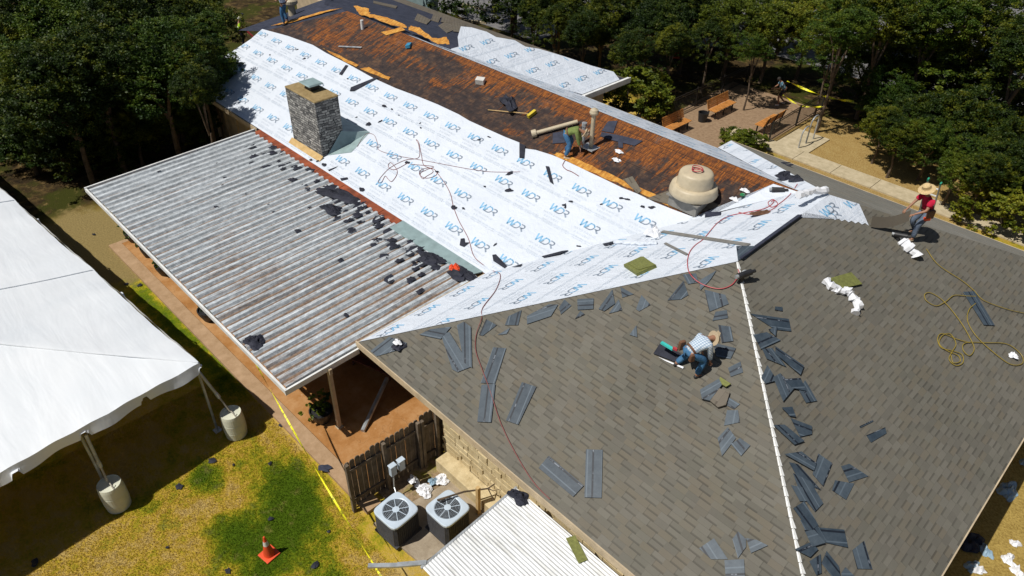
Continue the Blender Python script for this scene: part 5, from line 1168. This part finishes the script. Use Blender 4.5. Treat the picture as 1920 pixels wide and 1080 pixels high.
M_['brownleather'] = simple('brown_leather', (.13, .06, .03), .7, .3)
crumple('tool_belt', px(1430, 400, 'F3', .04), .4, .12, .12, M_['brownleather'], 'brown tool belt lying in the red hose tangle', 'tool belt', None, 85, rz=.9)
b = MB(); b.bar(px(1322, 404, 'F1', .08), px(1352, 404, 'F1', .08), .22, .13); tag(b.build('tool_case', M_['feltb']), 'dark blue tool case at the lower corner of the bare deck', 'tool case')
r = tag(empty('broom', (0, 0, 0)), 'push broom with yellow head lying on the bare deck', 'broom')
b = MB(); b.tube([px(915, 206, 'F1', .05), px(990, 213, 'F1', .12)], .018, 8); b.build('handle', M_['oldtan'], r)
M_['yel'] = simple('yellow_bristles', (.55, .42, .03), .7, .2, 8); b = MB(); b.bar(px(990, 219, 'F1', .08), px(1004, 208, 'F1', .08), .12, .12); b.build('head', M_['yel'], r)
crumple('felt_heap', px(955, 192, 'F1', .03), .75, .3, .22, M_['blackfelt'], 'dark crumpled felt on the bare deck above the push broom', 'felt heap', None, 90, rz=-.6)
b = MB(); b.box((0, 0, .11), (.34, .26, .2)); o = b.build('nail_box', M_['reflect']); o.location = px(901, 156, 'F1'); o.rotation_euler = (.2, 0, .5); tag(o, 'small pale box of nails on the orange deck', 'box')
b = MB(); b.box((0, 0, .07), (.4, .2, .12)); o = b.build('blue_pack', simple('blue_pack', (.04, .25, .42), .5)); o.location = px(767, 88, 'F1'); o.rotation_euler = (.2, 0, -.9); tag(o, 'small bright blue pack on the deck beyond the nail box', 'pack')
for i, (X, Y, m_, lab) in enumerate(((1397, 358, 'plastic', 'white bag with a green bottle on the deck right of the exhaust fan'), (1378, 375, 'plastic', 'torn white paper on the deck right of the exhaust fan'), (1156, 301, 'plastic', 'white crumple on the deck between the roofer and the fan'), (1160, 285, 'plastic', 'pale crumple nearer the vent pipe on the deck'))):
    crumple('litter', px(X, Y, 'F1', .02), .16, .09, .12, M_[m_], lab, 'litter', None, 110+i)
b = MB(); b.lathe([(.0, 0), (.05, .01), (.05, .16), (.02, .2), (.02, .25), (0, .25)], n=14, M=Matrix.Rotation(1.2, 3, 'X')); o = b.build('green_bottle', simple('green_plastic', (.02, .25, .08), .3)); o.location = px(1395, 365, 'F1', .06); tag(o, 'green bottle beside the white bag on the deck', 'bottle')
q = px(1302, 304, plane(0) if False else 'F1'); b = MB(); b.tube([Vector((math.cos(a)*.16*(1+.1*math.sin(3*a)), math.sin(a)*.16, .02+.01*a)) for a in np.linspace(0, 12, 50)], .014, 6); o = b.build('hose_coil', M_['redhose']); o.location = (fx+.02, fy-.05, fz+1.06); tag(o, 'red hose coiled on top of the exhaust fan', 'hose')
# fallen vent pipe lying behind the roofer in green
r = tag(empty('loose_vent_pipe', (0, 0, 0)), 'beige capped vent pipe lying flat on the deck behind the green shirted roofer', 'pipe')
a = px(1003, 250, 'F1', .12); c = px(1083, 228, 'F1', .12); b = MB(); b.tube([a, c], .075, 12); b.build('pipe', M_['beige'], r); d = (c-a).normalized()
b = MB(); b.tube([a-d*.12, a+d*.05], .14, 16); b.build('cap', M_['beige'], r)
# leaning beam under the patio cover
b = MB(); b.tube([px(680, 808, 'gr', .16), px(726, 709, 'gr', .5)], .07, 8); tag(b.build('drainpipe', M_['galv']), 'grey drainpipe lying on the patio in front of the bare post', 'drainpipe')
r = tag(empty('picnic_table', (-14.6, 8.9, .1), .3), 'dark red picnic table in the shade under the patio roof', 'table')
M_['redwood'] = simple('dark_red_wood', (.12, .035, .02), .8, .3)
b = MB(); b.box((0, 0, .74), (1.8, .75, .05)); b.build('tabletop', M_['redwood'], r)
for s in (-1, 1):
    b = MB(); b.box((0, s*.65, .44), (1.8, .25, .05)); b.build('seat', M_['redwood'], r); b = MB(); b.bar((s*.7, -.6, 0), (s*.7, .3, .72), .08, .04); b.bar((s*.7, .6, 0), (s*.7, -.3, .72), .08, .04); b.build('leg', M_['redwood'], r)
# ladder against the far eave
r = tag(empty('ladder', (0, 0, 0)), 'aluminium ladder with green tips standing up past the far eave', 'ladder')
la = px(1722, 372, 4.4); lbv = Vector((.38, .0, 0)); base = Vector((la.x-.5, 27.4, .0)); topp = Vector((la.x-.5, 25.85, 3.9))
M_['greenp'] = simple('green_plastic_tip', (.02, .25, .15), .5)
for s in (0, 1):
    b = MB(); o_ = Vector((.42*s, 0, 0)); b.bar(base+o_, topp+o_, .035, .08); b.build('rail', M_['galv'], r); b = MB(); b.bar(topp+o_, topp+o_+(topp-base).normalized()*.1, .05, .1); b.build('tip', M_['greenp'], r)
for k in range(12):
    p0 = base.lerp(topp, (k+.6)/12.3); b = MB(); b.bar(p0, p0+Vector((.42, 0, 0)), .04, .04); b.build('rung', M_['white'], r)
cone(px(1268, 108, 'gr'), 'small distant orange cone under the dark trees', 1.2); 
# ================================================================== PEOPLE
def skin(name, V, Ed, Rr, mat, parent, root=0, sub=1, mats=None, cls=None):
    me = bpy.data.meshes.new(name); me.from_pydata([tuple(v) for v in V], Ed, []); o = bpy.data.objects.new(name, me); col.objects.link(o)
    m_ = o.modifiers.new('s', 'SKIN'); m_.use_smooth_shade = True; m_.branch_smoothing = .6
    for i, sv in enumerate(me.skin_vertices[0].data):
        r = Rr[i]; sv.radius = (r, r) if not isinstance(r, tuple) else r; sv.use_root = (i == root)
    sb = o.modifiers.new('b', 'SUBSURF'); sb.levels = sub; sb.render_levels = sub
    dg = bpy.context.evaluated_depsgraph_get(); dg.update(); m2 = bpy.data.meshes.new_from_object(o.evaluated_get(dg))
    bpy.data.objects.remove(o); bpy.data.meshes.remove(me); m2.name = name
    m2.materials.clear(); m2.materials.append(mat)
    for p in m2.polygons: p.use_smooth = True
    o = bpy.data.objects.new(name, m2); col.objects.link(o); o.parent = parent; return o
def ik(a, c, l1, l2, pole):
    a, c, pole = Vector(a), Vector(c), Vector(pole); d = c-a; L = min(d.length, (l1+l2)*.999); dn = d.normalized(); c = a+dn*L
    x = (l1*l1-l2*l2+L*L)/(2*L); h = math.sqrt(max(0, l1*l1-x*x)); pp = (pole-dn*pole.dot(dn)); pp = pp.normalized() if pp.length > 1e-4 else Vector((0, 0, 1))
    return a+dn*x+pp*h, c
M_['skin'] = simple('tanned_skin', (.30, .15, .09), .6, .1); M_['eye'] = simple('eye', (.02, .02, .02), .3, .1); M_['hair'] = simple('dark_hair', (.02, .015, .012), .8, .3, 20)
def person(label, loc, heading, hip, neckp, headp, hands, feet, shirt, pants, hat=None, sleeve=.75, shorts=False, group=None, legs_skin=False, shoe='blk', hairm='hair', twist=0):
    """x forward, y left, z up in metres; feet / hands are (x, y, z) targets of ankle / wrist"""
    root = tag(empty('person', loc, heading), label, 'person', group)
    hip, neckp, headp = Vector(hip), Vector(neckp), Vector(headp); sp = neckp-hip; up = sp.normalized(); lat = Vector((0, 1, 0)); fw = lat.cross(up).normalized()*1.0
    chest = hip+sp*.72; waist = hip+sp*.33; shl = {s: chest+sp*.12+lat*s*.185 for s in (-1, 1)}; hp = {s: hip+lat*s*.095-up*.03 for s in (-1, 1)}
    V = [hip, waist, chest, neckp, neckp+(headp-neckp)*.45]; Rr = [(.15, .115), (.13, .10), (.155, .105), .058, .055]; E_ = [(0, 1), (1, 2), (2, 3), (3, 4)]
    hd = (headp-neckp).normalized(); face = Vector((1, 0, 0)); face = (face-hd*face.dot(hd)).normalized() if abs(face.dot(hd)) < .95 else Vector((0, 0, -1)); face = (face*.8+Vector((0, 0, -.6))).normalized(); face = (face-hd*face.dot(hd)).normalized()
    V += [headp-hd*.03, headp+hd*.07]; Rr += [.082, .085]; E_ += [(4, 5), (5, 6)]
    J = {}
    for s in (-1, 1):
        el, wr = ik(shl[s], hands[0 if s > 0 else 1], .30, .26, Vector((-.5, s*.6, -.2)))
        i = len(V); V += [shl[s], el, wr]; Rr += [.058, .043, .028]; E_ += [(2, i), (i, i+1), (i+1, i+2)]; J[('a', s)] = (shl[s], el, wr)
        hdn = (wr-el).normalized(); palm = wr+hdn*.075; sd = hdn.cross(Vector((0, 0, 1))); sd = sd.normalized() if sd.length > .1 else Vector((0, 1, 0)); bend = Vector((0, 0, -1)); bend = (bend-hdn*bend.dot(hdn)); bend = bend.normalized() if bend.length > .1 else Vector((-1, 0, 0))
        V.append(palm); Rr.append((.036, .020)); ip = len(V)-1; E_.append((i+2, ip))
        for f in range(4):
            off = sd*(-.03+.02*f); L = (.07, .082, .076, .058)[f]; b0 = palm+off+hdn*.03; b1 = b0+hdn*L*.5+bend*.008; b2 = b1+(hdn*.5+bend*.6).normalized()*L*.5
            j = len(V); V += [b0, b1, b2]; Rr += [.0105, .0095, .008]; E_ += [(ip, j), (j, j+1), (j+1, j+2)]
        j = len(V); V += [palm-hdn*.03-sd*.035*s, palm-sd*.06*s+hdn*.015+bend*.01]; Rr += [.012, .0095]; E_ += [(ip, j), (j, j+1)]
        kn, an = ik(hp[s], feet[0 if s > 0 else 1], .44, .43, Vector((1, s*.12, 0)))
        i = len(V); V += [hp[s], kn, an, an+Vector((.07, 0, -.045)), an+Vector((.17, s*.02, -.055))]; Rr += [.095, .062, .042, .04, .033]; E_ += [(0, i), (i, i+1), (i+1, i+2), (i+2, i+3), (i+3, i+4)]; J[('l', s)] = (hp[s], kn, an)
    body = skin('body', V, E_, Rr, M_['skin'], root)
    # nose, ears, eyes joined as small shapes on the head
    b = MB(); hc = headp+hd*.015
    b.tube([hc+face*.075, hc+face*.112-hd*.02], [.012, .016], 6)
    for s in (-1, 1): b.tube([hc+lat*s*.078, hc+lat*s*.098], [.028, .022], 8)
    f_ = b.build('nose_and_ears', M_['skin'], body)
    b = MB()
    for s in (-1, 1): b.tube([hc+face*.075+lat*s*.032+hd*.02, hc+face*.09+lat*s*.032+hd*.02], .011, 8)
    b.build('eyes', M_['eye'], body)
    if hat is None or hat == 'none':
        pass
    b = MB(); q = hd.to_track_quat('Z', 'Y').to_matrix(); b.lathe([(.096, .0), (.102, .05), (.092, .10), (.06, .135), (0, .148)], headp-hd*.0-face*.012, 16, M=q); b.build('hair', M_[hairm], root, smooth=True)
    # shirt
    V = [hip-up*.07, waist, chest, neckp-up*.02]; Rr = [(.195, .16), (.185, .15), (.205, .15), .085]; E_ = [(0, 1), (1, 2), (2, 3)]
    for s in (-1, 1):
        a, el, wr = J[('a', s)]; i = len(V)
        if sleeve <= .5: V += [a, a.lerp(el, sleeve*2)]; Rr += [.092, .085]; E_ += [(2, i), (i, i+1)]
        else: V += [a, el, el.lerp(wr, (sleeve-.5)*2)]; Rr += [.088, .070, .056]; E_ += [(2, i), (i, i+1), (i+1, i+2)]
    skin('shirt', V, E_, Rr, M_[shirt], root)
    V = [hip+up*.05, hip]; Rr = [(.165, .132), (.165, .135)]; E_ = [(0, 1)]
    for s in (-1, 1):
        a, kn, an = J[('l', s)]; i = len(V)
        if shorts: V += [a, a.lerp(kn, .95)]; Rr += [.115, .095]; E_ += [(1, i), (i, i+1)]
        else: V += [a, kn, kn.lerp(an, .97)]; Rr += [.122, .09, .072]; E_ += [(1, i), (i, i+1), (i+1, i+2)]
    skin('trousers' if not shorts else 'shorts', V, E_, Rr, M_[pants], root)
    for s in (-1, 1):
        an = J[('l', s)][2]; skin('shoe', [an+Vector((-.05, 0, -.05)), an+Vector((.05, 0, -.055)), an+Vector((.19, s*.02, -.065))], [(0, 1), (1, 2)], [(.045, .05), (.05, .045), (.042, .03)], M_[shoe], root)
    b = MB(); q2 = up.to_track_quat('Z', 'Y').to_matrix(); 
    b.lathe([(.150, .0), (.158, .0), (.158, .05), (.150, .05)], hip+up*.03, 20, M=q2 @ Matrix.Diagonal((1, 1, 1)).to_3x3()); b.build('belt', M_['brownleather'], root)
    top = headp+hd*.06
    if hat == 'straw':
        b = MB(); b.lathe([(.215, -.03), (.22, -.015), (.13, .02), (.115, .04), (.105, .12), (.07, .145), (0, .15)], top, 24, M=q);  b.build('hat', M_['straw'], root)
    elif hat == 'hard':
        b = MB(); b.lathe([(.14, 0), (.135, .01), (.12, .02), (.115, .07), (.08, .12), (0, .14)], top-hd*.02, 20, M=q); b.build('helmet', M_['white'], root)
    elif hat == 'cap':
        b = MB(); b.lathe([(.17, -.03), (.115, -.01), (.118, .02), (.108, .08), (.07, .115), (0, .125)], top-hd*.045, 18, M=q); b.slab([top+face*.08+lat*.07, top+face*.08-lat*.07, top+face*.18-lat*.05, top+face*.18+lat*.05], hd, .01); b.build('cap', M_['tan'], root)
    return root, J
def cloth(name, fn):
    t = NT(name); o = t.obj(); s = t.n('ShaderNodeSeparateXYZ'); t.lk(o, s.inputs[0]); M_[name] = t.out(fn(t, o, s), .85, t.noise(o, 14, 4), .5, .02, spec=.15)
def plaid(t, o, s):
    a = t.step(t.math('ABSOLUTE', t.math('SINE', t.math('MULTIPLY', s.outputs[1], 55))), .75, .9); b = t.step(t.math('ABSOLUTE', t.math('SINE', t.math('MULTIPLY', t.math('ADD', s.outputs[0], s.outputs[2]), 48))), .75, .9)
    c = t.mix(t.math('MULTIPLY', a, .55), (.62, .68, .74), (.10, .20, .34)); return t.mix(t.math('MULTIPLY', b, .5), c, (.12, .25, .40))
cloth('plaid', plaid); cloth('redshirt', lambda t, o, s: t.ramp(t.noise(o, 5, 3), [(.3, (.40, .012, .04)), (.7, (.58, .02, .06))]))
cloth('greenshirt', lambda t, o, s: t.ramp(t.noise(o, 5, 3), [(.3, (.13, .17, .05)), (.7, (.20, .25, .08))])); cloth('paleshirt', lambda t, o, s: t.ramp(t.noise(o, 9, 3), [(.3, (.38, .45, .62)), (.7, (.60, .64, .74))]))
cloth('hivis', lambda t, o, s: t.mix(t.step(t.math('ABSOLUTE', t.math('SUBTRACT', s.outputs[2], 1.15)), .04, .02), (.42, .68, .03), (.65, .65, .62))); cloth('floral', lambda t, o, s: t.ramp(t.noise(o, 9, 2), [(.45, (.03, .11, .16)), (.55, (.25, .38, .46))]))
cloth('jeans', lambda t, o, s: t.ramp(t.noise(o, 6, 4), [(.3, (.03, .09, .19)), (.7, (.07, .18, .32))])); cloth('greyjeans', lambda t, o, s: t.ramp(t.noise(o, 6, 4), [(.3, (.06, .08, .12)), (.7, (.16, .20, .26))])); cloth('blackcloth', lambda t, o, s: t.ramp(t.noise(o, 6, 4), [(.3, (.008, .008, .012)), (.7, (.02, .02, .026))]))
M_['straw'] = simple('straw', (.55, .40, .20), .8, .2, 30); M_['whiteshoe'] = simple('white_shoe', (.6, .6, .6), .6, .1)
HR = rad(45)    # world heading of image right
def gz(pl, x, y): return onz(x, y, pl).z
def feet_on(pl, base, hd, fts):
    out = []
    for fx_, fy_ in fts:
        wx = base.x+fx_*math.cos(hd)-fy_*math.sin(hd); wy = base.y+fx_*math.sin(hd)+fy_*math.cos(hd)
        out.append((fx_, fy_, (onz(wx, wy, pl).z if pl in P else 0)-base.z+.085))
    return out
# roofer in plaid, bent double, facing right
b0 = px(1287, 702, 'F2'); hd_ = HR+rad(22)
r_, J = person('roofer in a blue and white plaid shirt and tan cap bending over the left slope', b0, hd_, (-.06, 0, .74), (.38, 0, .98), (.53, 0, .93), [(.44, .18, .42), (.46, -.14, .38)], feet_on('F2', b0, hd_, [(-.10, .32), (.12, -.18)]), 'plaid', 'jeans', 'cap', .92)
b = MB(); b.box((-.10, .24, .72), (.18, .1, .24), taper=.8); b.build('tool_pouch', M_['brownleather'], r_, bevel=.02); b = MB(); b.box((-.14, -.22, .74), (.13, .09, .18), taper=.8); b.build('tool_pouch', M_['brownleather'], r_, bevel=.02)
b = MB(); b.bar(px(1240, 642, 'F2', .35), px(1262, 655, 'F2', .35), .07, .05); tag(b.build('tin_snips', simple('turquoise', (.05, .5, .45), .4)), 'turquoise handled tool sticking out behind the plaid shirted roofer', 'tool')
b = MB(); b.bar(px(1262, 652, 'F2', .4), px(1270, 656, 'F2', .4), .05, .06); o = b.build('red_clip', M_['redhose']); tag(o, 'small red clip at the hip of the plaid shirted roofer', 'clip')
scrap(c5([(135, 850), (175, 790), (290, 850), (280, 905)]), 'F2', 'dark shingle on the slope behind the plaid shirted roofer', None, mat='blackfelt', lift=.04)
scrap(c5([(160, 868), (270, 912), (306, 925), (302, 935), (210, 895)]), 'F2', 'white wrap edge showing under the dark shingle behind the plaid roofer', None, mat='plastic', lift=.02, name='plastic_wrap', cat='plastic wrap')
# roofer in green, bending toward the deck
b0 = px(1058, 292, 'F1'); hd_ = HR-rad(8)
person('roofer in an olive green shirt and jeans stooping on the bare orange deck', b0, hd_, (.02, 0, .86), (.44, 0, 1.02), (.63, 0, .90), [(.58, .16, .38), (.56, -.18, .30)], feet_on('F1', b0, hd_, [(0, .14), (.04, -.14)]), 'greenshirt', 'jeans', 'cap', .9, shoe='tan')
# roofer in red
b0 = px(1712, 444, 'G'); hd_ = HR+rad(180)+rad(12)
r_, J = person('roofer in a red shirt and straw hat lifting a long shingle by the ridge', b0, hd_, (-.10, 0, .88), (.10, 0, 1.36), (.18, 0, 1.52), [(.42, .20, .92), (.46, -.12, .90)], feet_on('G', b0, hd_, [(.16, .16), (-.14, -.16)]), 'redshirt', 'greyjeans', 'straw', .35, shoe='tan')
b = MB(); b.box((-.06, .2, .86), (.2, .1, .26)); b.build('tool_pouch', M_['brownleather'], r_, bevel=.02); b = MB(); b.box((0, .2, .72), (.16, .1, .08)); b.build('nail_pouch', M_['orange'], r_)
b = MB(); A_ = px(1632, 425, 'G', .04); D_ = px(1634, 402, 'G', .25); vs = []
hw = Vector(b0)+Vector((.42*math.cos(hd_)-.05*math.sin(hd_), .42*math.sin(hd_), .90))
for i in range(9):
    t_ = i/8; lo = A_.lerp(hw+Vector((0, 0, -.30)), t_)+Vector((0, 0, -.12*math.sin(math.pi*t_))); hi = lo+Vector((-.06, .05, .30)); vs += [lo, hi]
b.raw(vs, [(2*i, 2*i+2, 2*i+3, 2*i+1) for i in range(8)]); b.raw([Vector(v)+Vector((.004, -.004, -.004)) for v in vs], [(2*i+1, 2*i+3, 2*i+2, 2*i) for i in range(8)])
o = b.build('long_shingle', M_['shOld']); tag(o, 'long flexed grey shingle held up by the roofer in red', 'shingle')
# man in pale shirt on the far ridge
b0 = px(537, 44, 'F1'); hd_ = HR+rad(150)
person('man in a pale blue shirt and jeans standing at the far deck end', b0, hd_, (0, 0, .92), (.03, 0, 1.46), (.05, 0, 1.62), [(.25, .2, 1.1), (.1, -.25, .9)], feet_on('F1', b0, hd_, [(0, .14), (.03, -.14)]), 'paleshirt', 'jeans', 'hard', .4)
q = px(548, 25, 4.3); b = MB(); b.lathe([(.2, 0), (.17, .5), (.3, .55), (.36, .62), (.36, .75), (.3, .82), (.1, .9), (0, .92)], q+Vector((0, 0, -.1)), 22); tag(b.build('turbine_vent', M_['beige']), 'beige roof ventilator standing behind the man in the pale shirt', 'roof vent')
# hi-vis man on the ground
b0 = px(454, 84, 'gr'); hd_ = HR+rad(10)
r_, J = person('worker in yellow green safety shirt and white hard hat', b0, hd_, (0, 0, .92), (.10, 0, 1.44), (.16, 0, 1.58), [(.35, .2, 1.0), (.35, -.2, .95)], [(0, .14, .085), (.1, -.14, .085)], 'hivis', 'blackcloth', 'hard', .4)
b = MB(); q = px(463, 70, 'gr'); b.tube([q+Vector((0, 0, 0)), q+Vector((0, 0, 1.5))], .025, 8); b.box(q+Vector((0, 0, 1.5)), (.3, .08, .05)); tag(b.build('rake', M_['blk']), 'dark long handled rake standing beside the yellow green shirted worker', 'rake')
b = MB(); q0 = Vector(b0)+Vector((.3, .25, 1.0)); b.tube([q0, q0+Vector((.5, .5, -.75))], .06, 8); tag(b.build('red_tool', M_['redhose']), 'red handled tool slanting down from the yellow green shirted worker', 'tool')
# man in the courtyard
b0 = px(1462, 196, 'gr', .03); hd_ = HR+rad(175)
person('man in a blue floral shirt and black shorts stooping among the caution tape', b0, hd_, (-.05, 0, .86), (.22, 0, 1.30), (.34, 0, 1.40), [(.55, .15, .95), (.5, -.15, .9)], [(.12, .16, .085), (-.25, -.12, .12)], 'floral', 'blackcloth', None, .35, shorts=True, shoe='whiteshoe')
# short lawn grass, blades nobody could count
g = np.random.default_rng(3); N = 230000
X_ = g.uniform(-17.5, -7.0, N); Y_ = g.uniform(-3.0, 5.2, N)
keep = ~((X_ > -10.2) & (Y_ > 4.9)); X_ = X_[keep]; Y_ = Y_[keep]; N = len(X_)
an = g.uniform(0, 6.283, N); hh = g.uniform(.02, .055, N); wd = .006
v = np.stack([np.stack([X_-wd*np.cos(an), Y_-wd*np.sin(an), np.zeros(N)], 1), np.stack([X_+wd*np.cos(an), Y_+wd*np.sin(an), np.zeros(N)], 1), np.stack([X_+g.normal(0, .016, N), Y_+g.normal(0, .016, N), hh], 1)], 1).reshape(-1, 3)
me = bpy.data.meshes.new('grass'); me.vertices.add(3*N); me.vertices.foreach_set('co', v.astype(np.float32).ravel()); me.loops.add(3*N); me.loops.foreach_set('vertex_index', np.arange(3*N, dtype=np.int32))
me.polygons.add(N); me.polygons.foreach_set('loop_start', np.arange(0, 3*N, 3, dtype=np.int32)); me.polygons.foreach_set('loop_total', np.full(N, 3, np.int32)); me.update(calc_edges=True); me.materials.append(M_['grass'])
o = bpy.data.objects.new('grass', me); col.objects.link(o); tag(o, 'short patchy gold and green lawn grass', 'grass', kind='stuff')
#NEXT5#
